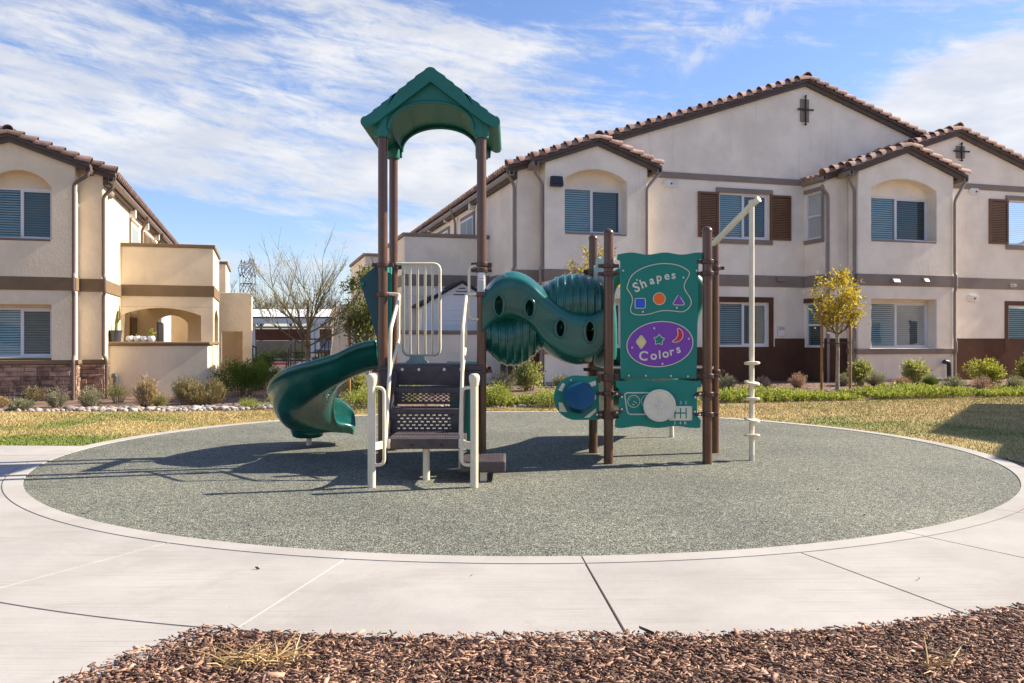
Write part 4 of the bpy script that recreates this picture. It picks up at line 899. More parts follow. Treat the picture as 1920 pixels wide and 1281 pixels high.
# houses out of frame, seen only as reflections in the window panes
for lab, a, d, back, half, hp, dep in (('long stucco house far to the right, reflected in the right-hand panes', (40, -2, 0), Vector((-.25, .97, 0)), Vector((.97, .25, 0)), 19, 6.9, 10), ('stucco house well behind the photographer, reflected in the left panes', (-6, -32, 0), Vector((1, 0, 0)), Vector((0, -1, 0)), 14, 6.9, 9)):
    oh = thing('apartment_house', a, lab, 'house'); a = Vector(a); m = MB()
    m.prism([(-half, -.1), (half, -.1), (half, 5.4), (-half, 5.4)], a, d, Z, back, dep); m.build('wall', 'stucco_warm', oh)
    m = MB(); m.hexa([a + d * (-half - .5) - back * .5 + Z * 5.4, a + d * (half + .5) - back * .5 + Z * 5.4, a + d * (half + .5) + back * (dep + .5) + Z * 5.4, a + d * (-half - .5) + back * (dep + .5) + Z * 5.4, a + d * (-half + 3) + back * dep * .45 + Z * hp, a + d * (half - 3) + back * dep * .45 + Z * hp, a + d * (half - 3) + back * dep * .55 + Z * hp, a + d * (-half + 3) + back * dep * .55 + Z * hp]); m.build('roof', 'roof_tile_dark', oh)
    for k in range(-int(half) + 2, int(half) - 1, 4):
        for z0 in (.9, 3.4): m = MB(); m.prism([(k - .8, z0), (k + .8, z0), (k + .8, z0 + 1.4), (k - .8, z0 + 1.4)], a - back * .03, d, Z, back, .029); m.build('window', 'glass_dark', oh)
# ---------------------------------------------------------------- small things about the houses
# storage shed on the right-hand patio
vS = 23.2; su, sz = onv(866, 529, vS); e0 = onv(790, 573, vS); hw = su - e0[0]
sh = thing('storage_shed', T(su, vS + .6, 0), 'white plastic clapboard storage shed with dark gabled roof on the patio', 'shed')
m = MB(); front(m, [(su - hw + .06, 0), (su + hw - .06, 0), (su + hw - .06, e0[1]), (su, sz - .07), (su - hw + .06, e0[1])], vS, 1.05)
w = m.build('wall', 'white_siding', sh)
m = MB()
for k in range(18):
    z = .15 + k * .14
    h = max(0, (sz - .16 - z) / (sz - .07 - e0[1])) * hw if z > e0[1] else hw - .07
    if h > .05: m.hexa([T(su - h, vS - .012, z), T(su + h, vS - .012, z), T(su + h, vS - .001, z), T(su - h, vS - .001, z), T(su - h, vS - .003, z + .135), T(su + h, vS - .003, z + .135), T(su + h, vS - .001, z + .135), T(su - h, vS - .001, z + .135)])
m.build('clapboard', 'white_siding', w)
m = MB()
for s in (-1, 1): ubox(m, (su + s * (hw - .06) - .05, vS - .03, 0), (su + s * (hw - .06) + .05, vS + .0, e0[1] - .02))
m.build('corner_board', 'vinyl_white', sh)
m = MB(); front(m, [(su - hw - .08, e0[1] - .04), (su, sz - .03), (su + hw + .08, e0[1] - .04), (su + hw + .08, e0[1] + .03), (su, sz + .04), (su - hw - .08, e0[1] + .03)], vS - .12, 1.3); m.build('roof', 'shingle', sh)
m = MB(); front(m, [(su - hw - .02, e0[1] - .10), (su, sz - .12), (su + hw + .02, e0[1] - .10), (su + hw + .02, e0[1] - .05), (su, sz - .04), (su - hw - .02, e0[1] - .05)], vS - .05, .045); m.build('barge_board', 'vinyl_white', sh)
m = MB()
for k, wd in enumerate((.24, .17, .09)): ubox(m, (su - wd, vS - .03, sz - .36 + k * .085), (su + wd, vS - .013, sz - .335 + k * .085))
m.build('gable_vent', 'black_plastic', sh)
m = MB(); ubox(m, (su - hw * .62, vS + .25, sz - hw * .62 * .62 + .02), (su - hw * .36, vS + .5, sz - hw * .36 * .62 + .06)); m.build('skylight', 'vinyl_white', sh)
# pots along the patio wall on the left
vP = 24.4; zc = zL + 1.41
def potplant(px, label, kind):
    u, _ = onv(px, 640, vP + .08); t = thing('flower_pot', T(u, vP + .1, zc), label, 'pot', 'pots on the patio wall'); c = T(u, vP + .1, zc); m = MB()
    if kind == 'cactus':
        m.lathe([(.0, 0), (.13, 0), (.165, .27), (.175, .27), (.175, .30), (.15, .30), (.145, .26), (0, .26)], c, Z, 18); m.build('pot', 'pot_dark', t, smooth=35)
        m = MB(); m.tube([c + Vector((.02, 0, .25)), c + Vector((.03, 0, .55)), c + Vector((.06, 0, .80))], [.045, .04, .02], 8); m.tube([c + Vector((.03, 0, .45)), c + Vector((.11, 0, .60)), c + Vector((.10, 0, .95))], [.025, .03, .015], 8); m.tube([c + Vector((-.09, 0, .25)), c + Vector((-.13, .02, .6))], [.01, .006], 6); m.build('cactus', 'leaf_dry', t, smooth=50)
    else:
        m.lathe([(.0, 0), (.055, 0), (.095, .05), (.10, .095), (.075, .15), (.062, .15), (.06, .13), (0, .12)], c, Z, 18); m.build('pot', 'ceramic_white', t, smooth=35)
        rg = np.random.default_rng(int(px)); n, ln = {'none': (8, .06), 'small': (16, .09), 'sprout': (26, .15)}[kind]
        d = rg.normal(size=(n, 3)); d[:, 2] = abs(d[:, 2]) + .4; base = np.zeros((n, 3)) + np.array([0, 0, .12]) + (np.array([0, 0, .12]) * rg.random((n, 1)) if kind == 'sprout' else 0)
        v, f = leaf_arrays(base, d, ln, ln * .4, rg); npmesh('succulent', v, f, 'leaf_bright' if kind == 'sprout' else 'leaf_juniper', t)
potplant(216, 'dark grey pot holding a tall thin cactus against the wall', 'cactus')
potplant(243.5, 'white pot nearest the cactus pot, with flat low succulent', 'none')
potplant(257, 'second white pot from the cactus pot, with low grey succulent', 'small')
potplant(270, 'white pot beside the sprouting pot, showing hardly any plant', 'none')
potplant(283.5, 'white pot with a bright leafy sprout standing up out of it', 'sprout')
# carport, block wall, ramp railing, kerb, parked car beyond the gap
Yc = 58
cp = thing('carport', P(550, 700, Yc) * 1, 'long white flat roofed carport seen through the gap between the houses', 'carport')
def pb(m, px0, px1, py0, py1, Y, d): a = P(px0, py1, Y); b = P(px1, py0, Y); m.box((a.x, Y, a.z), (b.x, Y + d, b.z))
m = MB(); pb(m, 380, 720, 594, 607, Yc, .15); a = P(380, 594, Yc); b = P(720, 583, Yc + 6); m.hexa([(a.x, Yc, a.z - .1), (b.x, Yc, a.z - .1), (b.x, Yc + 6, b.z + .02), (a.x, Yc + 6, b.z + .02), (a.x, Yc, a.z), (b.x, Yc, a.z), (b.x, Yc + 6, b.z + .12), (a.x, Yc + 6, b.z + .12)]); m.build('roof', 'carport_white', cp)
m = MB(); pb(m, 380, 720, 612, 616, Yc + 4, .2); m.build('beam', 'vinyl_white', cp)
for px in (400, 473, 586, 594, 690): m = MB(); pb(m, px - 3.5, px + 3.5, 607, 690, Yc + .3, .25); m.build('post', 'carport_white', cp)
bw = thing('block_wall', P(550, 690, Yc + 9), 'tan block wall with a dark red timber screen behind the carport', 'wall')
m = MB(); pb(m, 300, 760, 639, 690, Yc + 9, .3); m.build('wall', 'block_wall', bw); m = MB(); pb(m, 300, 760, 617, 638.6, Yc + 9.1, .2); m.build('timber_screen', 'redwood', bw)
Yr = 33; 
rl = thing('ramp_railing', P(590, 692, Yr), 'black metal handrail beside a concrete ramp behind the bare tree', 'railing')
def railing(rail_pts, zb_fn, posts, name):
    m = MB(); m.tube(rail_pts, .025, 6); m.build('top_rail', 'black_metal', rl); m = MB(); m.tube([p - Vector((0, 0, .52)) for p in rail_pts], .02, 6); m.build('mid_rail', 'black_metal', rl)
    for p in posts: m = MB(); m.tube([p, p - Vector((0, 0, 1.02))], .022, 6); m.build('baluster', 'black_metal', rl)
p1 = [P(549, 636, Yr), P(628, 636, Yr)]; railing(p1, None, [P(x, 636, Yr) for x in (553, 566, 579, 591, 603, 616, 627)], 'a')
p2 = [P(536, 662, Yr - 2.2), P(549, 637, Yr - .3)]; railing(p2, None, [P(537, 660, Yr - 2.1), P(541, 652, Yr - 1.6), P(545, 645, Yr - .9)], 'b')
p3 = [P(594, 664, Yr + 2), P(614, 637, Yr + 2)]; railing(p3, None, [P(x, 664 - (x - 594) * 1.35, Yr + 2) for x in (597, 603, 609)], 'c')
p4 = [P(472, 648, Yr - 1), P(481, 652, Yr - 1)]; railing(p4, None, [P(x, 650, Yr - 1) for x in (474, 480)], 'd')
m = MB(); pb(m, 545, 640, 684, 692, Yr + .2, 1.2); m.build('ramp', 'concrete_rim', rl)
rk = thing('red_kerb', P(523, 697, 36), 'white and red painted kerb end beside the ramp railing', 'kerb'); m = MB(); pb(m, 509, 538, 684, 698, 36, 2); m.build('kerb_face', 'vinyl_white', rk); m = MB(); pb(m, 509, 538, 680.5, 683.9, 36.05, 1.9); m.build('kerb_top', 'kerb_red', rk)
# asphalt court under the carport
m = MB(); m.box((-34, 37, -.5), (0, 66, -.26)); struct(m.build('road', 'asphalt'))
pc = P(630, 672, 46); zg = -.26
ca = thing('parked_car', (pc.x, 46, zg), 'dark parked car half hidden behind the black ramp railing', 'car')
m = MB(); prof = [(-.85, .30), (.85, .30), (.90, .62), (.80, .86), (.74, .92), (.62, 1.38), (.45, 1.44), (-.45, 1.44), (-.62, 1.38), (-.74, .92), (-.80, .86), (-.90, .62)]
L = 4.4; secs = [(0, .80, .62), (.12, .96, .66), (.9, 1.0, .70), (1.25, 1.0, 1.0), (3.2, 1.0, 1.0), (3.9, .98, .74), (4.3, .94, .70), (4.4, .82, .64)]
m.grid(lambda i, j: (pc.x + prof[j][0] * secs[i][1], 44 + secs[i][0], zg + (min(prof[j][1], 1.44 * secs[i][2]))), len(secs), len(prof), False, True); m.f.append(tuple(range(len(prof)))); m.f.append(tuple(range((len(secs) - 1) * 12, len(secs) * 12))); m.build('body', 'car_paint', ca, smooth=50)
m = MB(); m.hexa([(pc.x - .66, 45.0, zg + .98), (pc.x + .66, 45.0, zg + .98), (pc.x + .66, 45.01, zg + .98), (pc.x - .66, 45.01, zg + .98), (pc.x - .55, 45.22, zg + 1.38), (pc.x + .55, 45.22, zg + 1.38), (pc.x + .55, 45.23, zg + 1.38), (pc.x - .55, 45.23, zg + 1.38)]); m.build('windscreen', 'glass_dark', ca)
for sx in (-1, 1):
    for yy in (44.8, 47.4): m = MB(); m.lathe([(.2, 0), (.32, .02), (.32, .18), (.2, .2)], (pc.x + sx * .82 - .1, yy, zg + .32), (1, 0, 0), 18); m.build('wheel', 'tyre', ca)
    m = MB(); m.box((pc.x + sx * .62 - .16, 43.985, zg + .58), (pc.x + sx * .62 + .16, 44.1, zg + .72)); m.build('headlight', 'lamp_white', ca)
# lattice pylon and its wires, far off
Yt = 420; tb = P(464, 548, Yt); s1 = Yt / F
tw = thing('transmission_tower', (tb.x, Yt, 0), 'grey lattice power pylon standing far off beyond the houses', 'pylon')
def q2(px, py, dy=0): p = P(px, py, Yt); return Vector((p.x, p.y + dy, p.z))
m = MB(); r = .20
for dy in (-2.5, 2.5):
    for pts in (((452, 640), (453, 520)), ((477, 640), (476, 520)), ((453, 520), (449.5, 503)), ((476, 520), (479, 500)), ((453, 520), (458, 503)), ((476, 520), (471, 501)), ((449, 503), (479.5, 498)), ((450, 500), (479, 494.5)), ((452, 500), (456, 487)), ((460, 499), (456, 487)), ((468, 496), (472, 484)), ((477, 495), (472, 484)), ((456, 487), (456, 503)), ((472, 484), (472, 500)), ((457, 494), (472, 491)),
                ((453, 520), (470, 500)), ((476, 520), (459, 502)), ((453, 548), (475, 503)), ((476, 548), (455, 505)), ((452.5, 575), (476, 530)), ((476.5, 575), (453, 530)), ((452, 610), (476.5, 560)), ((477, 610), (452.5, 560)), ((453, 532), (476, 532)), ((452.5, 560), (476.5, 560)), ((452, 590), (477, 590))):
        m.tube([q2(*pts[0], dy), q2(*pts[1], dy)], r if pts[0][1] >= 520 or pts[1][1] >= 520 else r * .8, 5)
for x in range(450, 480, 5): m.tube([q2(x, 502.5 - (x - 449) * .16, -2.5), q2(x + 2.5, 500 - (x - 449) * .18, 2.5)], .12, 4)
m.build('lattice', 'tower_steel', tw)
for i, (py, ex, ey) in enumerate(((505, 830, 545), (508, 830, 560), (511, 830, 575))):
    a = q2(478, py); m = MB(); b = P(ex, ey, 700); m.tube([a.lerp(b, t) - Vector((0, 0, 9 * 4 * t * (1 - t))) for t in [k / 16 for k in range(17)]], .09, 4); m.build('wire', 'tower_steel', tw)
    a = q2(451, py + 8); b = P(250, 548 + i * 5, 300); m = MB(); m.tube([a.lerp(b, t) for t in (0, .5, 1)], .06, 4); m.build('wire', 'tower_steel', tw)
# ---------------------------------------------------------------- play structure
ps = thing('play_structure', (.3, 8.5, 0), 'green and brown playground set with roofed tower, slide, tunnel and play panels', 'playground set')
PR = .0445
FLx, FRx, FY = -1.211, -.286, 8.09
BLx, BRx, BY = -1.239, -.314, 9.02
def clamp(parent, x, y, z, tabs=((1, 0),)):
    m = MB(); m.lathe([(PR + .002, -.022), (PR + .017, -.020), (PR + .019, 0), (PR + .017, .020), (PR + .002, .022)], (x, y, z), Z, 18)
    for dx, dy in tabs:
        d = Vector((dx, dy, 0)).normalized(); e = Z.cross(d); m.obox(Vector((x, y, z)) + d * (PR + .028), d, e, Z, (.026, .016, .017))
    o = m.build('clamp', 'clamp_brown', parent, smooth=40, bevel=.003)
    m = MB()
    for dx, dy in tabs:
        d = Vector((dx, dy, 0)).normalized(); e = Z.cross(d); m.lathe([(.009, -.022), (.009, .022)], Vector((x, y, z)) + d * (PR + .036), e, 8)
    m.build('bolt', 'clamp_brown', parent)
def post(x, y, top, dome, clamps):
    m = MB(); pr = [(PR, -.05), (PR, top - .05)]
    if dome: pr += [(PR + .004, top - .05), (PR + .004, top - .045)] + [((PR + .004) * math.cos(R(t)), top - .045 + .045 * math.sin(R(t))) for t in range(10, 91, 16)]
    else: pr += [(PR, top)]
    m.lathe(pr, (x, y, 0), Z, 28); o = m.build('post', 'post_brown', ps, smooth=40)
    for z, tabs in clamps: clamp(o, x, y, z, tabs)
    return o
zc = lambda py, Y: EYE - (py - HY) / F * Y
LR = ((1, 0), (-1, 0))
post(FLx, FY, 3.12, False, [(zc(497, FY), LR), (zc(553, FY), LR), (zc(695, FY), LR)])
prt = post(FRx, FY + .02, 3.12, False, [(zc(496, FY), LR), (zc(507, FY), LR), (zc(552, FY), LR), (zc(696, FY), LR)])
post(BLx, BY, 3.12, False, [(zc(497, BY), LR), (zc(502, BY), LR), (.86, LR)]); post(BRx, BY, 3.12, False, [(zc(500, BY), LR), (.86, LR)])
# weathered instruction sticker wrapped on the right post
def sticker(z0, z1, mat, dr=.0012):
    m = MB(); r = PR + dr; n = 12
    m.grid(lambda i, j: (FRx + r * math.sin(R(-52 + 104 * i / n)), FY + .02 - r * math.cos(R(-52 + 104 * i / n)), z0 + (z1 - z0) * j), n + 1, 2); return m
za, zb_ = zc(549, FY), zc(502, FY); lb = sticker(za, zb_, 0).build('warning_label', 'vinyl_white', ps, smooth=60)
m = MB(); rgl = random.Random(4)
for k in range(20):
    z = zb_ - .125 - k * .0058; r = PR + .002
    if z < za + .004: break
    a0, a1 = -44 + rgl.uniform(0, 6), rgl.uniform(20, 44)
    m.grid(lambda i, j: (FRx + r * math.sin(R(a0 + (a1 - a0) * i / 8)), FY + .02 - r * math.cos(R(a0 + (a1 - a0) * i / 8)), z + .0030 * j), 9, 2)
r = PR + .002; z = zb_ - .105; m.grid(lambda i, j: (FRx + r * math.sin(R(-44 + 88 * i / 8)), FY + .02 - r * math.cos(R(-44 + 88 * i / 8)), z + .006 * j), 9, 2)
m.build('print_line', 'steel', lb)
# ---- roof
rc = (FLx + FRx) / 2 - .008; y0, y1 = 7.985, 9.11
def roofline():
    steps = 7; pts = []; x0, z0, x1, z1 = -.605, 3.20, -.055, 3.64
    for k in range(steps):
        ta, tb_ = k / steps, (k + 1) / steps
        pts.append((x0 + (x1 - x0) * ta, z0 + (z1 - z0) * ta + .022)); pts.append((x0 + (x1 - x0) * (tb_ - .03), z0 + (z1 - z0) * tb_ - .002))
    return pts
lft = [(-.585, 3.125)] + [(-.605 + .042 * math.cos(R(t)), 3.175 + .05 * math.sin(R(t))) for t in range(250, 90, -22)] + roofline()
ridge = [(.062 * math.cos(R(t)), 3.625 + .055 * math.sin(R(t))) for t in range(155, 24, -18)]
rgt = [(-x, z) for x, z in reversed(lft)]
under = [(.50, 3.165), (.0, 3.545), (-.50, 3.165)]
m = MB(); m.prism(lft + ridge + rgt + under, (rc, y0, 0), (1, 0, 0), (0, 0, 1), (0, 1, 0), y1 - y0); rf = m.build('roof', 'poly_green', ps, smooth=35, bevel=.008)
# shingle courses moulded along the slopes
def gplate(y, d, name):
    zs, ht, hw = 3.06, 3.372, .395; arch = [(hw * math.cos(t), zs + .06 + (ht - zs - .06) * math.sin(t) ** .9) for t in [math.pi * k / 28 for k in range(29)]]
    out = [(-.53, zs), (-hw, zs)] + [(-a, b) for a, b in arch] + [(hw, zs), (.53, zs), (.54, 3.18), (.5, 3.215), (.06, 3.60), (-.06, 3.60), (-.5, 3.215), (-.54, 3.18)]
    m = MB(); m.prism(out, (rc, y, 0), (1, 0, 0), (0, 0, 1), (0, 1, 0), d); o = m.build(name, 'poly_green', ps, smooth=40, bevel=.006)
    m = MB(); m.tube([(rc - a, y - .002, b) for a, b in arch], .016, 8); m.tube([(rc - .535, y, 3.155), (rc - .05, y, 3.545), (rc, y, 3.562), (rc + .05, y, 3.545), (rc + .535, y, 3.155)], .014, 8); m.build('rolled_edge', 'poly_green', o, smooth=60)
gplate(8.045, .035, 'gable_plate'); gplate(9.03, .035, 'gable_plate')
m = MB(); zs, ht, hw = 3.06, 3.372, .395; an = [(hw * math.cos(math.pi * k / 28), zs + .06 + (ht - zs - .06) * math.sin(math.pi * k / 28) ** .9) for k in range(29)]
m.grid(lambda i, j: (rc - an[i][0] * 1.02, 8.075 + j * .96, an[i][1] + .03), 29, 2); m.build('vault', 'poly_green', rf, smooth=60)
for x, y in ((FLx, FY), (FRx, FY + .02), (BLx, BY), (BRx, BY)): m = MB(); m.lathe([(PR + .001, 3.045), (.064, 3.045), (.068, 3.06), (.070, 3.25), (.05, 3.30)], (x, y, 0), Z, 20); m.build('post_socket', 'poly_green', rf, smooth=40)
# ---- deck, steps
def ridged(m, x0, x1, ya, yb, z, n=24, rows=3):
    for i in range(n):
        xa = x0 + (x1 - x0) * (i + .2) / n; xb = x0 + (x1 - x0) * (i + .8) / n
        for j in range(rows):
            p = ya + (yb - ya) * (j + .12) / rows; q_ = ya + (yb - ya) * (j + .88) / rows; m.box((xa, p, z), (xb, q_, z + .004))
dz = .912
m = MB(); m.box((FLx - .02, 8.02, dz - .045), (FRx + .02, 9.06, dz)); dk = m.build('deck', 'vinyl_dark', ps, bevel=.008); m = MB(); ridged(m, FLx, FRx, 8.03, 9.05, dz, 34, 9); m.build('tread_grip', 'vinyl_dark', dk)
m = MB(); m.box((-1.06, 7.985, .735), (-.435, 8.018, dz - .004)); fa = m.build('deck_fascia', 'vinyl_dark', ps, bevel=.006)
m = MB()
for px in (754.5, 785.5, 833, 864.5): m.lathe([(.0, -.012), (.012, -.011), (.017, -.002), (.017, 0)], P(px, 693, 7.985), (0, -1, 0) if False else (0, 1, 0), 14)
m.build('bolt', 'bolt', fa, smooth=40)
m = MB(); m.box((FLx - .01, 8.022, .72), (-1.062, 8.06, dz - .047)); m.box((-.433, 8.022, .72), (FRx + .01, 8.06, dz - .047)); m.build('deck_frame', 'vinyl_dark', ps)
def perf_riser(x0, x1, y, z0, z1, rows=5):
    m = MB(); t = .018; sl = .046; gap = .053; hs = .013; top = z1 - .028; bot = z0 + .024; ph = (top - bot - hs) / (rows - 1); zz = [z0]
    xa, xb = x0 + .05, x1 - .02
    prev = z0
    for k in range(rows):
        s0 = bot + k * ph; m.box((x0, y, prev), (x1, y + t, s0)); cur = x0; x = xa + (.0 if k % 2 == 0 else (sl + gap) * .5 - .02); step_ = sl + .005 + .006 * 0
        while x + sl < xb: m.box((cur, y, s0), (x, y + t, s0 + hs)); cur = x + sl * .62; x += .0505 if False else .0515
        m.box((cur, y, s0), (x1, y + t, s0 + hs)); prev = s0 + hs
    m.box((x0, y, prev), (x1, y + t, z1)); return m
def step(x0, x1, ya, yb, z, riser_top=None):
    m = MB(); m.box((x0, ya, z - .022), (x1, yb, z)); m.box((x0, ya - .004, z - .05), (x1, ya + .018, z - .002)); o = m.build('step', 'vinyl_dark', ps, bevel=.006); m = MB(); ridged(m, x0 + .01, x1 - .01, ya + .02, yb - .01, z, 24, 3); m.build('tread_grip', 'vinyl_dark', o); return o
sx0, sx1 = -1.052, -.438
s1_ = step(sx0, sx1, 7.50, 7.76, .555); perf_riser(sx0, sx1, 7.505, .352, .532).build('riser', 'vinyl_dark', s1_)
s2_ = step(sx0, sx1, 7.76, 8.0, .722); perf_riser(sx0 + .01, sx1, 7.765, .575, .70, 5).build('riser', 'vinyl_dark', s2_)
lx0, lx1 = -1.005, -.405
m = MB(); m.box((lx0, 6.955, .272), (lx1, 7.52, .358)); ld = m.build('landing', 'vinyl_dark', ps, bevel=.010); m = MB(); ridged(m, lx0 + .02, lx1 - .02, 6.99, 7.5, .358, 27, 4); m.build('tread_grip', 'vinyl_dark', ld)
m = MB(); m.box((-.82, 6.948, .298), (-.79, 6.956, .312)); m.box((-.58, 6.948, .298), (-.55, 6.956, .312)); m.build('slot', 'black_plastic', ld)
# side stringers of the stairs
for x in (sx0 - .012, sx1 + .002):
    m = MB(); m.prism([(7.42, .30), (7.56, .30), (8.05, .70), (8.05, .86), (7.93, .86), (7.42, .42)], (x, 0, 0), (0, 1, 0), (0, 0, 1), (1, 0, 0), .010); m.build('stringer', 'vinyl_dark', ps)
tb_ = lambda x, y, r=.031: [(x, y, -.05), (x, y, .3)]
m = MB(); m.tube([(-.707, 7.12, -.05), (-.707, 7.12, .272)], .029, 18); m.build('support_post', 'tan_paint', ps, smooth=50)
for sx, hx, x in ((1, -1.005, -1.097), (-1, -.405, -.295)):
    Yp = 6.745; m = MB(); m.lathe([(.0315, -.05), (.0315, .795), (.034, .797), (.041, .835), (.043, .855), (.040, .875), (.026, .888), (0, .89)], (x, Yp, 0), Z, 22); o = m.build('stair_post', 'tan_paint', ps, smooth=40)
    m = MB(); m.tube(fillet([(x, Yp, zc(727, Yp)), (x + sx * .098, Yp, zc(727, Yp)), (x + sx * .098, Yp, zc(872, Yp)), (x, Yp, zc(872, Yp))], .06, 6), .0135, 10); m.build('handle', 'tan_paint', o, smooth=60)
    m = MB(); m.box((hx - .025, 6.945, .277), (hx + .025, 6.956, .352)); m.box((min(hx, x) , 6.78, .29), (min(hx, x) + abs(hx - x), 6.80, .34)) if False else None; k = m.build('bracket', 'tan_paint', o, bevel=.008)
    m = MB(); m.obox(((hx + x) / 2, 6.86, .315), (hx - x, .2, 0), (0, 0, 1), Vector((hx - x, .2, 0)).cross(Vector((0, 0, 1))), (.11, .03, .006)); m.build('bracket', 'tan_paint', o)
    m = MB(); m.lathe([(.008, 0), (.008, .006)], (hx, 6.939, .297), (0, 1, 0), 10); m.build('bolt', 'bolt', o)
# long stair handrails
for x0, x1 in ((FLx, -1.052), (FRx, -.428)):
    s = 1 if x1 > x0 else -1; top = zc(553, 8.05)
    m = MB(); m.tube(fillet([(x0, FY, top + .012), (x1, FY - .02, top + .005), (x1, 8.00, top - .04), (x1 , 7.47, 1.24), (x1, 7.42, .88), (x1, 7.20, .40), (x1, 7.16, .30)], .05, 5), .0165, 10)
    m.tube(fillet([(x1, 8.02, top - .03), (x1, 8.01, 1.14), (x1, 7.47, .88)], .05, 5), .0145, 10); m.build('handrail', 'tan_paint', ps, smooth=60)
m = MB(); m.tube(fillet([(FRx, FY, zc(499, FY)), (-.402, FY - .01, zc(499, FY)), (-.402, FY - .01, zc(599, FY)), (FRx, FY, zc(599, FY))], .065, 6), .0135, 10); m.build('handhold', 'tan_paint', ps, smooth=60)
# barrier of upright bars at the back of the deck
yb = 8.97; X = lambda px, Y: (px - CX) / F * Y
bx0, bx1 = X(756, yb), X(825, yb); bz0, bz1 = zc(666, yb), zc(495, yb)
m = MB(); m.tube(fillet([(bx0, yb, bz1 - .1), (bx0, yb, bz0), (bx1, yb, bz0), (bx1, yb, bz1), (bx0 - .02, yb, bz1)], .075, 6), .0165, 10); m.tube([(bx0 - .02, yb, bz1), (BLx, yb + .02, bz1)], .0165, 10); m.tube([(bx0, yb, bz1), (bx0, yb, bz1 - .11)], .0165, 10)
ba = m.build('barrier', 'tan_paint', ps, smooth=60)
for px in (769, 783, 797, 811): m = MB(); m.tube([(X(px, yb), yb, bz0), (X(px, yb), yb, bz1)], .0125, 8); m.build('bar', 'tan_paint', ba, smooth=60)
m = MB(); m.prism([(-.12, 0), (.12, 0), (.11, .02), (.085, .035), (.07, .075), (-.07, .075), (-.085, .035), (-.11, .02)], (X(782, yb), yb - .01, dz), (1, 0, 0), (0, 0, 1), (0, 1, 0), .02); m.build('base_plate', 'panel_sage', ba)
# transfer step
m = MB(); m.box((-.42, 7.0, .075), (-.052, 7.57, .170)); tr = m.build('transfer_step', 'vinyl_dark', ps, bevel=.014); m = MB(); ridged(m, -.40, -.07, 7.03, 7.55, .170, 15, 7); m.build('tread_grip', 'vinyl_dark', tr)
m = MB(); m.box((-.262, 7.05, -.05), (-.205, 7.11, .074)); m.box((-.262, 7.45, -.05), (-.205, 7.51, .074)); m.build('foot_post', 'tan_paint', tr)
m = MB(); m.box((-.445, 7.2, .08), (-.423, 7.30, .36)); m.build('bracket', 'tan_paint', tr)
m = MB(); m.box((-.425, 8.07, .10), (-.395, 8.95, dz - .05)); m.build('side_panel', 'panel_green', ps, bevel=.006)
# climber at the back of the deck
m = MB(); m.grid(lambda i, j: (-.68 + .36 * (i / 8), 9.06 + .55 * (j / 10), dz + .015 - .80 * (j / 10) ** 1.6 + .012 * math.sin(j * 2.2)), 9, 11); o = m.build('climber', 'poly_green', ps, smooth=60); md = o.modifiers.new('t', 'SOLIDIFY'); md.thickness = .03
# ---- slide: straight start to the left, then a half turn away from the viewer
def slide_path():
    pts = []; y = 8.57
    for k in range(8): pts.append((-1.27 - .40 * k / 8, y, 0, -1.0, 0.0))
    cx, cy, r = -1.67, y + .53, .53
    for k in range(27):
        a = R(-90 - 172 * k / 26); pts.append((cx + r * math.cos(a), cy + r * math.sin(a), 0, math.sin(a), -math.cos(a)))
    return pts
sp_ = slide_path(); S = [0]
for a, b in zip(sp_[:-1], sp_[1:]): S.append(S[-1] + math.hypot(a[0] - b[0], a[1] - b[1]))
tot = S[-1]
def slide_z(t): return .20 + .705 * (1 - sm(t / .74)) - .02 * t
def ring(i):
    x, y, _, tx, ty = sp_[i]; t = S[i] / tot; z = slide_z(t); lx, ly = -ty, tx          # left of heading = outer side for this turn
    turn = sm((t - .2) / .25) ; ho = .245 + .115 * turn; hi = .235 - .06 * turn - .10 * sm((t - .55) / .3); w = .255; e_ = max(0, (t - .80) / .20); k_e = math.sqrt(max(.10, 1 - .90 * e_ ** 2.6)); ho *= k_e; hi *= k_e; w *= .72 + .28 * k_e
    prof = [(-w - .075, hi - .045), (-w - .075, hi - .005), (-w - .045, hi + .012), (-w - .005, hi), (-w + .02, hi - .10), (-w + .09, .045), (-.1, .0), (.1, .0), (w - .09, .05), (w + .0, ho * .45), (w + .035, ho), (w + .07, ho + .015), (w + .10, ho - .01), (w + .10, ho - .055),
            (w + .065, ho - .07), (w + .045, ho * .40), (w - .04, .01), (w - .12, -.035), (.09, -.045), (-.09, -.045), (-w + .06, -.02), (-w - .02, hi - .12), (-w - .04, hi - .06)]
    return [(x - lx * s * -1, y - ly * s * -1, z + h) for s, h in prof]
# heading -X: left side is -Y, i.e. toward the viewer
rings = [ring(i) for i in range(len(sp_))]; np_ = len(rings[0])
m = MB(); m.grid(lambda i, j: rings[i][j], len(rings), np_, False, True); m.f.append(tuple(range(np_))); m.f.append(tuple((len(rings) - 1) * np_ + k for k in range(np_)))
o = m.build('slide', 'slide_green', ps, smooth=60); md = o.modifiers.new('s', 'SUBSURF'); md.levels = 1; md.render_levels = 2
m = MB(); c = Vector((-2.22, 9.38, 0)); m.lathe([(.02, .095), (.13, .095), (.16, .11), (.175, .15), (.20, .21), (.21, .25)], c, Z, 24); m.build('slide_foot', 'slide_green', o, smooth=50)
m = MB(); m.tube([c + Vector((.0, .06, -.05)), c + Vector((.0, .06, .12))], .030, 14); m.build('support_post', 'tan_paint', o, smooth=50)
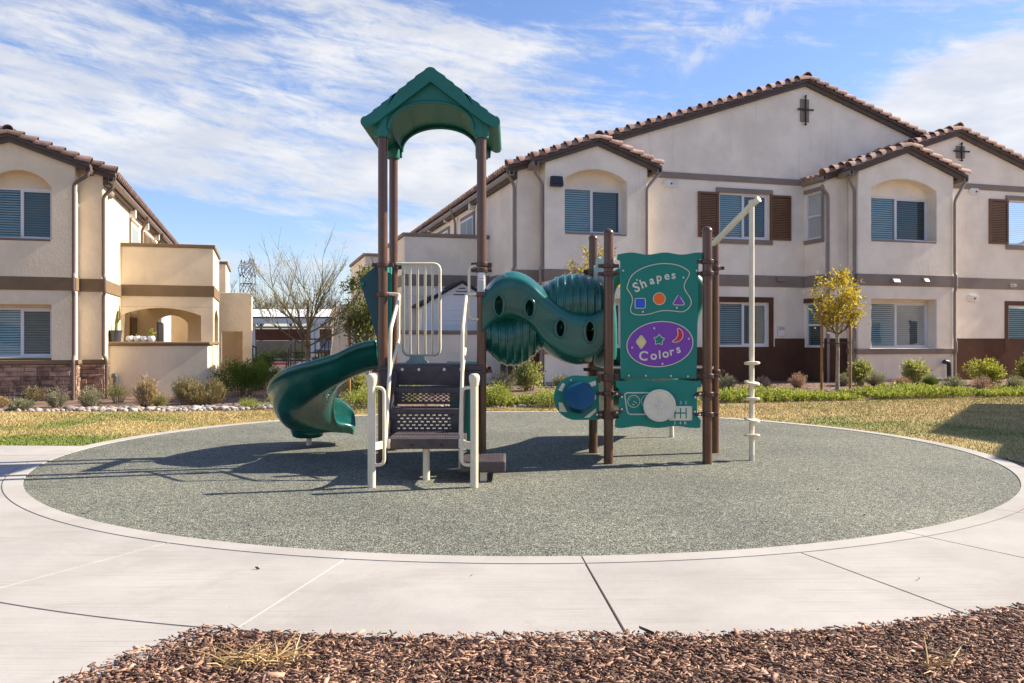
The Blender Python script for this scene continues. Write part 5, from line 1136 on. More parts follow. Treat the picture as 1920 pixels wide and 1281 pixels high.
# hood at the top of the slide
for yy in (8.20, 8.93):
    zz = lambda py: zc(py, 8.2); xx = lambda px: X(px, 8.2)
    pol = [(xx(714), zz(493)), (xx(706), zz(497)), (xx(678), zz(522)), (xx(675), zz(527)), (xx(677), zz(534)), (xx(706), zz(632)), (xx(708), zz(660)), (xx(714), zz(660))]
    m = MB(); m.prism(pol, (0, yy, 0), (1, 0, 0), (0, 0, 1), (0, 1, 0), .022); m.build('slide_hood', 'hood_teal' if yy < 8.5 else 'panel_green', ps, bevel=.005)
m = MB(); m.tube([(xx(680), 8.15, zz(533)), (xx(680), 9.0, zz(533))], .018, 10); m.build('hood_bar', 'panel_green', ps, smooth=50)
m = MB(); m.box((-1.265, 8.22, zz(500) - .02), (-1.24, 8.93, zz(500) + .05)); m.box((-1.262, 8.20, dz), (-1.243, 8.24, zz(500) - .021)); m.box((-1.262, 8.90, dz), (-1.243, 8.95, zz(500) - .021)); m.build('hood_frame', 'panel_green', ps)
# ---- crawl tunnel between the towers
def lerp_tab(tab, x):
    for (a, va), (b, vb) in zip(tab[:-1], tab[1:]):
        if a <= x <= b:
            t = (x - a) / (b - a); i = tab.index((a, va)); p0 = tab[max(i - 1, 0)]; p3 = tab[min(i + 2, len(tab) - 1)]
            m0 = (vb - p0[1]) / max(b - p0[0], 1e-6) * (b - a); m1 = (p3[1] - va) / max(p3[0] - a, 1e-6) * (b - a)
            return (2 * t ** 3 - 3 * t * t + 1) * va + (t ** 3 - 2 * t * t + t) * m0 + (-2 * t ** 3 + 3 * t * t) * vb + (t ** 3 - t * t) * m1
    return tab[-1][1] if x > tab[-1][0] else tab[0][1]
YT = 8.46
def lerp_lin(tab, x):
    for (a, va), (b, vb) in zip(tab[:-1], tab[1:]):
        if a <= x <= b: return va + (vb - va) * (x - a) / (b - a)
    return tab[-1][1]
btop = [(905, 552), (912, 541), (925, 526), (940, 516), (957, 511), (975, 513), (995, 523), (1012, 537), (1030, 552), (1055, 571), (1080, 580), (1105, 580), (1125, 568), (1140, 552)]
bbot = [(905, 640), (912, 628), (930, 612), (955, 606), (980, 614), (1000, 630), (1015, 652), (1035, 668), (1060, 680), (1085, 684), (1110, 676), (1128, 655), (1140, 630)]
rtop = [(905, 590), (955, 585), (985, 566), (1005, 546), (1022, 533), (1048, 519), (1075, 514), (1100, 518), (1120, 530), (1140, 552)]
rbot = [(905, 650), (920, 664), (938, 680), (957, 686), (980, 682), (1000, 668), (1018, 650), (1045, 630), (1090, 622), (1140, 615)]
def section(x, tt, tb, dep, n, yc, e=2.5, flat=1.0):
    zt = zc(lerp_tab(tt, x), yc); zb = zc(lerp_tab(tb, x), yc); c, h = (zt + zb) / 2, (zt - zb) / 2; out = []
    for k in range(n):
        a = 2 * math.pi * k / n; cs, sn = math.cos(a), math.sin(a)
        out.append((X(x, yc), yc - dep * math.copysign(abs(cs) ** (2 / e), cs), c + h * math.copysign(abs(sn) ** (2 / e), sn)))
    return out
BAND = [(-1.0, 0), (-1.0, .50), (-.97, .66), (-.90, .74), (-.62, .95), (-.38, 1.0), (0, 1.0), (.5, .97), (.85, .75), (1.0, .3), (1.0, -.3), (.85, -.75), (.5, -.97), (0, -1.0), (-.38, -1.0), (-.64, -.95), (-.90, -.78), (-.97, -.70), (-1.0, -.54)]
BANDS = [(p.x, p.y) for p in smoothpath([(a, b, 0) for a, b in BAND], 3, True)]
def band_section(x):
    zt = zc(lerp_tab(btop, x), YT); zb = zc(lerp_tab(bbot, x), YT); c, h = (zt + zb) / 2, (zt - zb) / 2
    return [(X(x, YT), YT + .42 * a, c + h * b) for a, b in BANDS]
nx, nk = 170, len(BANDS); secs_ = [band_section(907 + (1139 - 907) * i / nx) for i in range(nx + 1)]
ports = [(935.5, 573, 10, 20), (993, 578, 10, 17), (1050.5, 616, 9.5, 17), (1106, 622, 10, 21)]
m = MB(); m.grid(lambda i, j: secs_[i][j], nx + 1, nk, False, True)
def toP(v): d = v[1]; return (CX + v[0] / d * F, HY - (v[2] - EYE) / d * F)
keep = []
PX0 = []
for k, (px, py, rx, ry) in enumerate(ports):
    yf = YT - .42; PX0.append((X(px, yf), zc(py, yf), rx / F * yf, ry / F * yf))
for f in m.f:
    c = [sum(m.v[i][k] for i in f) / len(f) for k in range(3)]
    if c[1] < YT - .1 and any(((c[0] - a) / (rx * .93)) ** 2 + ((c[2] - b) / (ry * .93)) ** 2 < 1 for a, b, rx, ry in PX0): continue
    keep.append(f)
m.f = keep; tn = m.build('tunnel', 'slide_green', ps, smooth=60)
def surf_y(x, z):                                    # front surface of the band at (x, z)
    px = CX + x / YT * F; zt = zc(lerp_tab(btop, px), YT); zb = zc(lerp_tab(bbot, px), YT); c, h = (zt + zb) / 2, (zt - zb) / 2
    q_ = min(.99, abs((z - c) / h)); tb_ = [(0, 1.0), (.50, 1.0), (.66, .965), (.74, .90), (.95, .62), (1.0, .38)]
    return YT - .42 * lerp_lin(tb_, q_)
for a, b, rx, ry in PX0:
    m = MB(); ptsr = [(a + rx * math.cos(t), surf_y(a + rx * math.cos(t), b + ry * math.sin(t)) - .004, b + ry * math.sin(t)) for t in [2 * math.pi * k / 36 for k in range(36)]]; m.tube(ptsr, .013, 10, closed=True); m.build('porthole', 'slide_green', tn, smooth=60)
def rib_section(i):
    x = 907 + (1139 - 907) * i / 230; ph = ((x - 905) % 13.0) / 13.0; rb = math.exp(-((ph - .5) / .17) ** 2); sc = 1 + .045 * rb
    s = section(x, rtop, rbot, .365, 48, YT + .02, 2.3); cz = sum(p[2] for p in s) / len(s); return [(p[0], YT + .02 + (p[1] - YT - .02) * sc, cz + (p[2] - cz) * sc) for p in s]
rs = [rib_section(i) for i in range(231)]; m = MB(); m.grid(lambda i, j: rs[i][j], 231, 48, False, True); m.build('ribbed_shell', 'slide_green', tn, smooth=70)
# ---- panel tower
post(.899, 8.04, 2.19, True, [(zc(499, 8.04), LR), (zc(514, 8.04), LR), (zc(705, 8.04), LR), (zc(711, 8.04), LR), (zc(738, 8.04), LR), (zc(774, 8.04), LR), (zc(782, 8.04), LR)])
post(1.816, 8.03, 2.21, True, [(zc(491, 8.03), LR), (zc(513, 8.03), LR), (zc(705, 8.03), LR), (zc(739, 8.03), LR), (zc(777, 8.03), LR)])
post(.829, 8.82, 2.23, True, [(zc(509, 8.82), LR), (zc(513, 8.82), LR), (zc(693, 8.82), LR)]); post(2.07, 8.82, 2.19, True, [(zc(503, 8.82), LR), (zc(697, 8.82), LR)])
m = MB(); m.prism([(.84, 8.14), (1.86, 8.14), (2.06, 8.80), (2.0, 9.0), (.86, 9.0), (.80, 8.80)], (0, 0, .855), (1, 0, 0), (0, 1, 0), (0, 0, 1), .03); m.build('deck', 'vinyl_dark', ps, bevel=.006)
YP = 8.02; xp = lambda px: X(px, YP); zp = lambda py: zc(py, YP)
def wavy(x0, x1, z, amp, n=40, cyc=2.5, ph=0): return [(x0 + (x1 - x0) * k / n, z + amp * math.sin(ph + 2 * math.pi * cyc * k / n)) for k in range(n + 1)]
def plate(pol, y, t, name, mat, parent, bevel=.004, holes=()): m = MB(); m.prism([(x, z) for x, z in pol], (0, y, 0), (1, 0, 0), (0, 0, 1), (0, 1, 0), t, holes); return m.build(name, mat, parent, bevel=bevel)
up = [(xp(1164), zp(710)), (xp(1306), zp(710)), (xp(1310), zp(489)), (xp(1312), zp(486)), (xp(1317), zp(486))] + [(a, b) for a, b in wavy(xp(1317), xp(1158), zp(475.5), .010, 40, 2.5, .9)] + [(xp(1157), zp(487)), (xp(1161), zp(488)), (xp(1163), zp(490))]
pn = plate(up, YP, .02, 'play_panel', 'panel_green', ps)
def bead(pts, r, name, mat, parent, y=YP - .002, closed=True): m = MB(); m.tube([(xp(a), y, zp(b)) for a, b in pts], r, 6, closed=closed); return m.build(name, mat, parent, smooth=60)
def zz1(pts, s=340 / 1556, ox=1100, oy=440): return [(ox + a * s, oy + b * s) for a, b in pts]
def sp2(pts, it=3): return [(p.x, p.y) for p in smoothpath([(a, b, 0) for a, b in pts], it, True)]
blob = sp2(zz1([(345, 440), (385, 340), (500, 275), (640, 245), (780, 258), (880, 310), (880, 350), (835, 420), (835, 470), (900, 560), (890, 620), (830, 668), (740, 655), (640, 650), (520, 690), (400, 690), (368, 650), (395, 570), (385, 520), (345, 470)]))
def onpanel(pts): return [(xp(a), zp(b)) for a, b in pts]
o = plate(onpanel(blob), YP - .007, .0068, 'shapes_badge', 'panel_green', ps, .002); bead(blob, .0048, 'badge_outline', 'ivory', o, YP - .008)
ell = zz1([(627 + 283 * math.cos(t) * math.cos(.06) - 192 * math.sin(t) * math.sin(-.10), 940 + 192 * math.sin(t) + 283 * math.cos(t) * -.10) for t in [2 * math.pi * k / 64 for k in range(64)]])
o2 = plate(onpanel(ell), YP - .007, .0068, 'colours_badge', 'purple', ps, .002); bead(ell, .0052, 'badge_outline', 'ivory', o2, YP - .008)
def roundpoly(pts, it=2): return sp2(pts, it)
shapes = [('blue_square', 'blue', o, zz1([(420, 553), (496, 553), (496, 627), (420, 627)]), False), ('orange_circle', 'orange', o, zz1([(622 + 47 * math.cos(t), 551 + 47 * math.sin(t)) for t in [2 * math.pi * k / 32 for k in range(32)]]), False), ('purple_triangle', 'purple', o, zz1([(787, 520), (836, 600), (740, 600)]), False),
          ('yellow_diamond', 'yellow', o2, zz1([(467, 868), (505, 920), (467, 974), (428, 920)]), False), ('green_star', 'panel_green', o2, zz1([(620 + (50 if k % 2 == 0 else 25) * math.cos(R(-90 + 36 * k + 3)), 904 + (50 if k % 2 == 0 else 25) * math.sin(R(-90 + 36 * k + 3))) for k in range(10)]), True),
          ('red_moon', 'red', o2, zz1([(780, 807), (806, 818), (822, 850), (820, 880), (800, 908), (765, 921), (738, 918), (738, 910), (765, 895), (780, 872), (783, 845), (776, 822)]), True)]
for nm, mt, par, pts, rd in shapes:
    if rd: pts = roundpoly(pts, 2)
    k = plate(onpanel(pts), YP - .0105, .0034, nm, mt, par, 0); cx_ = sum(p[0] for p in pts) / len(pts); cy_ = sum(p[1] for p in pts) / len(pts)
    if nm in ('blue_square', 'purple_triangle', 'yellow_diamond'):
        g = sp2([(cx_ + (a - cx_) * (1.12 if nm != 'yellow_diamond' else 1.1), cy_ + (b - cy_) * 1.12) for a, b in (pts if nm != 'blue_square' else [(pts[i][0] * (1 - t) + pts[(i + 1) % 4][0] * t, pts[i][1] * (1 - t) + pts[(i + 1) % 4][1] * t) for i in range(4) for t in (0, .3, .7)])] if False else [(p[0] + (q_[0] - p[0]) * t, p[1] + (q_[1] - p[1]) * t) for p, q_ in zip([(cx_ + (a - cx_) * 1.16, cy_ + (b - cy_) * 1.16) for a, b in pts], [(cx_ + (a - cx_) * 1.16, cy_ + (b - cy_) * 1.16) for a, b in pts[1:] + pts[:1]]) for t in (.08, .92)], 1)
    else: g = [(cx_ + (a - cx_) * 1.09, cy_ + (b - cy_) * 1.09) for a, b in pts]
    bead(g, .0042, 'shape_outline', 'ivory', par, YP - .0085)
def letters(txt, pos, size, y, name, mat, parent, bold=.02, th=.003):
    """each glyph placed on its own with (photo px, py, tilt); merged into one lettering mesh"""
    m = MB()
    for ch, (px, py, rot, sc) in zip(txt, pos):
        cu = bpy.data.curves.new('glyph', 'FONT'); cu.body = ch; cu.size = size * sc; cu.align_x = 'CENTER'; cu.align_y = 'CENTER'; cu.offset = bold * size * sc; cu.extrude = th / 2; cu.resolution_u = 6
        ob = bpy.data.objects.new('glyph', cu); col.objects.link(ob); dg = bpy.context.evaluated_depsgraph_get(); me = bpy.data.meshes.new_from_object(ob.evaluated_get(dg))
        c, s = math.cos(R(rot)), math.sin(R(rot)); xs_ = [v.co.x for v in me.vertices]; ys_ = [v.co.y for v in me.vertices]; mx, my = (min(xs_) + max(xs_)) / 2, (min(ys_) + max(ys_)) / 2
        m.add([(xp(px) + (v.co.x - mx) * c - (v.co.y - my) * s, y - v.co.z, zp(py) + (v.co.x - mx) * s + (v.co.y - my) * c) for v in me.vertices], [tuple(p.vertices) for p in me.polygons])
        bpy.data.objects.remove(ob); bpy.data.meshes.remove(me); bpy.data.curves.remove(cu)
    return m.build(name, mat, parent)
k_ = 340 / 1556
def zl(px, py, rot, sc=1): return (1100 + px * k_, 440 + py * k_, rot, sc)
letters('Shapes', [zl(424, 452, 24, 1.18), zl(483, 420, 22, 1.12), zl(560, 402, 10), zl(622, 388, 8), zl(688, 364, 4), zl(744, 357, 2)], .105, YP - .0085, 'lettering', 'ivory', o, .022)
letters('Colors', [zl(486, 1040, -6, 1.12), zl(574, 1048, 0, 1.05), zl(625, 1030, 3), zl(676, 1030, 6, 1.05), zl(732, 1012, 10), zl(786, 992, 15)], .108, YP - .0085, 'lettering', 'ivory', o2, .022)
bm_ = MB()
for a, b in ((430, 390), (828, 370), (480, 663), (772, 628), (578, 804), (874, 894), (388, 970), (648, 1109), (360, 1210), (505, 1211), (721, 1213), (866, 1216), (311, 311), (941, 311)):
    px, py = zz1([(a, b)])[0]; bm_.lathe([(.0, -.010), (.008, -.009), (.011, -.004), (.011, .0)], (xp(px), YP - .0075, zp(py)), (0, 1, 0), 10)
bm_.build('bolt', 'bolt', pn, smooth=50)
# lower panel with steering wheel, dials and gear plate
s3 = 340 / 1920
def z3(a, b): return (1020 + a * s3, 680 + b * s3)
YQ = 7.985; xq = lambda px: X(px, YQ); zq = lambda py: zc(py, YQ)
pol = [(xq(z3(a, 0)[0]), zq(z3(0, b)[1])) for a, b in [(760, 188)] + [(760 + 900 * k / 30, 188 + 9 * math.sin(.4 + 2 * math.pi * 2.3 * k / 30)) for k in range(1, 30)] + [(1660, 188), (1664, 255), (1625, 270), (1620, 300), (1622, 560), (1660, 610), (1655, 690)] + [(1655 - 905 * k / 30, 683 + 11 * math.sin(.6 + 2 * math.pi * 2.3 * k / 30)) for k in range(1, 30)] + [(752, 682), (756, 610), (795, 585), (798, 280), (762, 255)]]
lp = plate(pol, YQ, .02, 'driving_panel', 'panel_green', ps)
def qb(pts, r, name, mat, par, closed=True, y=None): m = MB(); m.tube([(xq(z3(a, b)[0]), (YQ - .001) if y is None else y, zq(z3(a, b)[1])) for a, b in pts], r, 6, closed=closed); return m.build(name, mat, par, smooth=60)
qb(fillet([(1180, 320, 0), (850, 320, 0), (885, 548, 0), (1180, 548, 0)], 40, 4) and [(p.x, p.y) for p in fillet([(1180, 320, 0), (850, 320, 0), (885, 548, 0), (1180, 548, 0)], 40, 4)], .0062, 'dashboard_outline', 'ivory', lp, False)
dial = qb([(950 + 64 * math.cos(t), 410 + 64 * math.sin(t)) for t in [2 * math.pi * k / 36 for k in range(36)]], .0034, 'dial', 'ivory', ps)
qb([(1095 + 64 * math.cos(t), 410 + 64 * math.sin(t)) for t in [2 * math.pi * k / 36 for k in range(36)]], .0034, 'dial', 'ivory', lp)
for a in range(-160, 0, 28): qb([(950 + 40 * math.cos(R(a)), 410 + 40 * math.sin(R(a))), (950 + 50 * math.cos(R(a)), 410 + 50 * math.sin(R(a)))], .0018, 'tick', 'ivory', dial, False)
qb([(948, 408), (986, 432)], .003, 'needle', 'ivory', dial, False); qb([(935, 445), (957, 445)], .0045, 'odometer', 'ivory', dial, False)
wc = z3(1212, 450); wv = Vector((xq(wc[0]), YQ, zq(wc[1]))); wr = 172 * s3 / F * YQ
m = MB(); m.lathe([(.03, -.02), (.03, -.035), (wr - .02, -.05), (wr - .006, -.047), (wr, -.058), (wr - .004, -.070), (wr - .016, -.073), (wr - .024, -.064), (.04, -.060), (.028, -.075), (.012, -.078), (0, -.078)], wv, (0, 1, 0), 48); wh = m.build('steering_wheel', 'ivory', ps, smooth=35)
m = MB()
for a in (90, 0, 180, 270):
    d = Vector((math.cos(R(a)), 0, math.sin(R(a)))); e = Vector((-d.z, 0, d.x)); ctr = wv + Vector((0, -.0615, 0))
    for s in (-1, 1): m.tube(smoothpath([ctr + d * .045 + e * .012 * s, ctr + d * wr * .55 + e * .014 * s, ctr + d * (wr - .03) + e * .05 * s], 2), .0035, 6)
m.build('spoke_line', 'tan_paint', wh, smooth=60)
m = MB(); m.lathe([(0, -.084), (.012, -.083), (.015, -.077)], wv, (0, 1, 0), 14); m.build('hub_bolt', 'bolt', wh, smooth=50)
def rr(a0, b0, a1, b1, r): return [(p.x, p.y) for p in fillet([((a0 + a1) / 2, b0, 0), (a1, b0, 0), (a1, b1, 0), (a0, b1, 0), (a0, b0, 0), ((a0 + a1) / 2 - .1, b0, 0)], r, 4)]
slots = [[(a, b) for a, b in ((x - 7, 480), (x + 7, 480), (x + 7, 520), (x - 7, 520))] for x in ()]
gp_ = plate([(xq(z3(a, b)[0]), zq(z3(a, b)[1])) for a, b in rr(1322, 460, 1566, 612, 14)], YQ - .012, .0115, 'gear_plate', 'ivory', ps, .003)
m = MB()
for a0, b0, a1, b1 in ((1378, 480, 1390, 590), (1437, 480, 1449, 590), (1496, 480, 1508, 590), (1390.5, 526, 1436.5, 540), (1449.5, 526, 1495.5, 540)):
    p_, q_ = z3(a0, b0), z3(a1, b1); m.box((xq(p_[0]), YQ - .0135, zq(q_[1])), (xq(q_[0]), YQ - .0122, zq(p_[1])))
m.build('gear_slot', 'panel_green', gp_)
m = MB()
for a, b in ((1342, 587), (1547, 480), (1547, 594), (560, 550)): p_ = z3(a, b); m.lathe([(0, -.02), (.008, -.019), (.011, -.013)], (xq(p_[0]), YQ, zq(p_[1])), (0, 1, 0), 10)
m.build('bolt', 'bolt', gp_, smooth=50)
xp_, zp_ = xp, zp; xp, zp = xq, zq
letters('35', [(*z3(1446, 425), 0, 1), (*z3(1502, 425), 0, 1)], .040, YQ - .002, 'lettering', 'bolt', lp, .004, .002); letters('24R', [(*z3(1384, 638), 0, 1), (*z3(1442, 638), 0, 1), (*z3(1498, 640), 0, 1)], .040, YQ - .002, 'lettering', 'bolt', lp, .004, .002)
xp, zp = xp_, zp_
for a, b, s, t in ((770, 328, 1, 1), (770, 526, 1, -1), (1645, 332, -1, 1), (1640, 552, -1, -1)):
    pts = [(a - s * 40, b), (a, b), (a + s * 35, b + t * 10), (a + s * 50, b + t * 34)]; o3 = qb(pts, .016, 'bracket', 'clamp_brown', ps, False, YQ - .012)
    m = MB()
    for q_ in (pts[1], pts[3]): p_ = z3(*q_); m.lathe([(0, -.036), (.009, -.034), (.012, -.028)], (xq(p_[0]), YQ, zq(p_[1])), (0, 1, 0), 10)
    m.build('bolt', 'bolt', o3, smooth=50)
# drum panel to the left of the tower
YD = 8.06; xd = lambda px: X(px, YD); zd = lambda py: zc(py, YD)
def d3(a, b): return (xd(z3(a, b)[0]), zd(z3(a, b)[1]))
dp = plate([d3(a, b) for a, b in [(583, 150), (583, 605), (350, 608)] + [(340 - 236 * math.sin(R(t)), 372 + 236 * math.cos(R(t))) for t in range(4, 178, 9)] + [(350, 137)]], YD, .02, 'drum_panel', 'panel_green', ps)
for pts in ([(195, 215), (225, 228), (190, 308), (150, 290)], [(155, 420), (195, 425), (245, 525), (165, 520)], [(425, 583), (550, 482), (553, 520), (480, 583)], [(475, 215), (548, 190), (550, 238), (505, 258)], [(548, 340), (552, 385), (512, 405), (530, 350)]): plate([d3(a, b) for a, b in pts], YD - .003, .0025, 'stripe', 'ivory', dp, 0)
dc = Vector((d3(365, 322)[0], YD, d3(365, 322)[1] - .005)); dr = 163 * s3 / F * YD
m = MB(); m.lathe([(dr * .86, 0), (dr * .84, -.10), (dr * .97, -.102), (dr, -.112), (dr * .985, -.122), (dr * .9, -.127), (0, -.132)], dc + Vector((0, 0, -.075)), (0, .85, -.52), 44); m.build('drum', 'drum_blue', dp, smooth=35)
m = MB(); p_ = d3(285, 185); m.lathe([(0, -.012), (.008, -.010), (.010, 0)], (p_[0], YD, p_[1]), (0, 1, 0), 10); m.build('bolt', 'bolt', dp)
m = MB(); p0 = d3(575, 205); m.tube(smoothpath([(p0[0], YD - .01, p0[1]), (p0[0] + .005, YD - .02, p0[1] + .03), (p0[0] + .05, YD - .01, p0[1] + .035), (.899, YD, p0[1] + .03)], 2), .016, 8); m.build('bracket', 'clamp_brown', dp, smooth=50)
# sage end panel that holds the tunnel
m = MB(); a, b = Vector((.845, 8.76, 0)), Vector((.893, 8.10, 0)); ex = (b - a).normalized(); W_ = (b - a).length
top = [(W_ * (1 - k / 14), 1.955 + .014 * math.sin(k * .9) - (.05 if k > 11 else 0)) for k in range(15)]
m.prism([(0, .90), (W_, .90)] + top, a, ex, Z, ex.cross(Z), .018, [[(W_ / 2 + .25 * math.cos(t), 1.42 + .30 * math.sin(t)) for t in [2 * math.pi * k / 24 for k in range(24)]]]); m.build('end_panel', 'panel_sage', ps, bevel=.004)
# slide leaving the back of this tower
def sec2(i):
    t = i / 16; y = 8.95 + 1.55 * t; z = .88 - .66 * (1.15 * t - .15 * t ** 3) + .02 * math.sin(t * 9); c = 1.40; w = .42; h = .24
    prof = [(-w - .05, h - .05), (-w - .05, h), (-w - .01, h + .01), (-w + .02, h - .06), (-w + .08, .03), (-.1, 0), (.1, 0), (w - .08, .03), (w - .02, h - .06), (w + .01, h + .01), (w + .05, h), (w + .05, h - .05), (w + .01, h - .07), (w - .05, -.02), (.1, -.05), (-.1, -.05), (-w + .05, -.02), (-w - .01, h - .07)]
    return [(c + a, y, z + b) for a, b in prof]
m = MB(); m.grid(lambda i, j: sec2(i)[j], 17, 18, False, True); m.f.append(tuple(range(18))); m.f.append(tuple(16 * 18 + k for k in range(18))); o = m.build('slide', 'slide_green', ps, smooth=60); md = o.modifiers.new('s', 'SUBSURF'); md.levels = 1; md.render_levels = 1
m = MB(); m.tube([(1.90, 10.25, -.05), (1.88, 10.25, .42)], .028, 12); m.tube([(1.88, 10.25, .40), (1.5, 10.2, .36)], .024, 8); m.build('support_post', 'tan_paint', o, smooth=50)
m = MB(); m.tube(smoothpath([(1.02, 8.98, .95), (1.02, 8.98, 1.35), (.98, 8.98, 1.70), (1.15, 8.98, 1.86), (1.45, 8.98, 1.88), (1.78, 8.98, 1.86), (2.0, 8.98, 1.70), (1.84, 8.98, 1.35), (1.84, 8.98, .95)], 3), .075, 12); m.build('slide_hood', 'poly_green', ps, smooth=60)
m = MB(); m.tube([(1.83, 8.72, .95), (1.83, 8.72, 1.75)], .014, 8); m.build('handhold', 'tan_paint', ps)
# climbing pole with foot discs
PX_, PY_ = 2.297, 8.27
m = MB(); m.tube([(PX_, PY_, -.05), (PX_, PY_, 2.44)], .0255, 16); cpn = m.build('climbing_pole', 'tan_paint', ps, smooth=50)
m = MB(); m.tube(fillet([(2.05, 8.80, zc(458, 8.80)), (PX_ + .015, PY_ - .02, zc(381, 8.27)), (PX_ + .055, PY_ - .06, zc(375, 8.27))], .03, 4), .030, 14); m.build('top_arm', 'tan_paint', cpn, smooth=50)
m = MB(); m.lathe([(.027, 2.43), (.031, 2.44), (.031, 2.485), (.024, 2.492), (0, 2.494)], (PX_, PY_, 0), Z, 14); m.build('pole_cap', 'tan_paint', cpn, smooth=40)
for i, py in enumerate((681, 718, 748, 787, 816)):
    z = zc(py, PY_); tl = R((0, 8, 0, 9, 0)[i]); ax = Vector((math.sin(tl), .12 * (-1) ** i, math.cos(tl))).normalized(); m = MB(); m.lathe([(.02, -.012), (.066, -.013), (.076, -.007), (.076, .006), (.066, .012), (.02, .012)], (PX_, PY_ - .01, z), ax, 20); m.build('foot_disc', 'tan_paint', cpn, smooth=40)
m = MB(); m.tube([(PX_, PY_, .0), (PX_, PY_, .055)], .0275, 14); m.build('pole_sleeve', 'bolt', cpn)
# ---------------------------------------------------------------- planting
def ground_at(px, py):
    Y = 18.0
    for _ in range(12): x = (px - CX) / F * Y; Y = .5 * Y + .5 * F * (EYE - gz(x, Y)) / (py - HY)
    x = (px - CX) / F * Y; return Vector((x, Y, gz(x, Y)))
def stems_mesh(par, base, tips, r, mat, name='stem'):
    m = MB()
    for b, t in zip(base, tips): mid = (Vector(b) + Vector(t)) / 2 + Vector((random.uniform(-.02, .02), random.uniform(-.02, .02), .02)); m.tube([b, mid, t], [r, r * .8, r * .5], 4, cap=False)
    return m.build(name, mat, par)
def shrub(kind, px, py, wpx, hpx, mat, label, group='shrubs in the planting beds', name='shrub', n=None, cat='shrub'):
    c = ground_at(px, py); w = wpx / F * c.y / 2; h = hpx / F * c.y; seed = int(px * 7 + py * 13); rg = np.random.default_rng(seed)
    t = thing(name, c, label, cat, group); ns = 70 if kind == 'spiky' else 46
    a = rg.uniform(0, 6.28, ns); rr = np.sqrt(rg.random(ns))
    ends = np.stack([np.cos(a) * rr * w * 1.0, np.sin(a) * rr * w * .9, h * np.sqrt(np.maximum(.06, 1 - .75 * rr ** 2.2)) * rg.uniform(.72, 1.06, ns)], 1)
    st = np.stack([np.cos(a) * rr * w * .35, np.sin(a) * rr * w * .35, np.zeros(ns)], 1)
    if kind == 'spiky':
        k = n or 34; ti = np.repeat(np.arange(ns), k); f_ = rg.uniform(.18, 1.0, len(ti)); p = st[ti] + (ends[ti] - st[ti]) * f_[:, None] + rg.normal(0, .012 + .02 * w, (len(ti), 3)); ax = unit(ends[ti] - st[ti]); d = ax * 1.0 + rg.normal(0, .42, (len(ti), 3)); v, f = leaf_arrays(p, d, max(.05, h * .13), max(.009, h * .018), rg)
    else:
        k = n or 50; ti = np.repeat(np.arange(ns), k); f_ = rg.beta(3.2, 1.3, len(ti)); p = st[ti] + (ends[ti] - st[ti]) * f_[:, None] + rg.normal(0, .10 * w + .015, (len(ti), 3)); p[:, 2] = np.maximum(p[:, 2], .02); d = (p - np.array([0, 0, h * .2])) + rg.normal(0, .35 * h, (len(ti), 3)); d[:, 2] += h * .15
        ls = {'leafy': .085, 'mound': .055, 'fine': .05}[kind] * (h ** .35); v, f = leaf_arrays(p, d, ls, ls * (.52 if kind != 'fine' else .25), rg)
        out = rg.random(6) * 0
    fo = npmesh('foliage', v, f, mat, t)
    m = MB()
    for s, e in zip(st[::2], ends[::2]): s = Vector(s) + c; e = Vector(e) * .92 + c; m.tube([s, (s + e) / 2 + Vector((0, 0, .03)), e], [.008, .006, .003], 4, cap=False)
    m.build('stem', 'bark_grey', t); return t
# right-hand bed
G = 'shrubs along the right-hand house'
shrub('mound', 1512, 706, 62, 46, 'leaf_dark', 'dark green rounded shrub against the brown wall base', G)
shrub('mound', 1396, 706, 46, 36, 'leaf_dark', 'small dark shrub behind the cream climbing pole', G)
shrub('spiky', 1429, 736, 34, 30, 'leaf_pink', 'pinkish dry tuft right beside the climbing pole', G)
shrub('spiky', 1497, 728, 38, 28, 'leaf_pink', 'pinkish dry tuft in front of the dark green shrub', G)
shrub('spiky', 1361, 733, 42, 32, 'leaf_grey', 'grey green lavender shrub just right of the panel tower', G)
shrub('leafy', 1612, 722, 42, 46, 'leaf_pale', 'variegated leafy shrub right of the staked yellow tree', G)
shrub('spiky', 1642, 724, 40, 28, 'leaf_grey', 'low grey green shrub between the two variegated shrubs', G)
shrub('spiky', 1581, 724, 28, 24, 'leaf_grey', 'small grey shrub behind the trunk of the staked yellow tree', G)
shrub('leafy', 1714, 722, 54, 44, 'leaf_pale', 'variegated leafy shrub below the square window of the bay', G)
shrub('spiky', 1690, 730, 36, 24, 'leaf_pink', 'pink dry tuft at the foot of the shrub below the bay window', G)
shrub('spiky', 1744, 728, 30, 26, 'leaf_juniper', 'small blue green shrub left of the black drain pipe', G)
shrub('spiky', 1791, 738, 50, 34, 'leaf_grey', 'olive grey rounded shrub below the downspout at the bay end', G)
shrub('leafy', 1844, 722, 66, 46, 'leaf_lime', 'yellow green leafy shrub before the brown wall at far right', G)
shrub('spiky', 1842, 738, 50, 32, 'leaf_pink', 'pinkish grey tuft in front of the yellow green shrub', G)
shrub('spiky', 1903, 736, 44, 32, 'leaf_grey', 'grey shrub cut by the right edge of the photo', G)
shrub('leafy', 1938, 722, 50, 62, 'leaf_lime', 'yellow leafy shrub peeping in at the right edge', G)
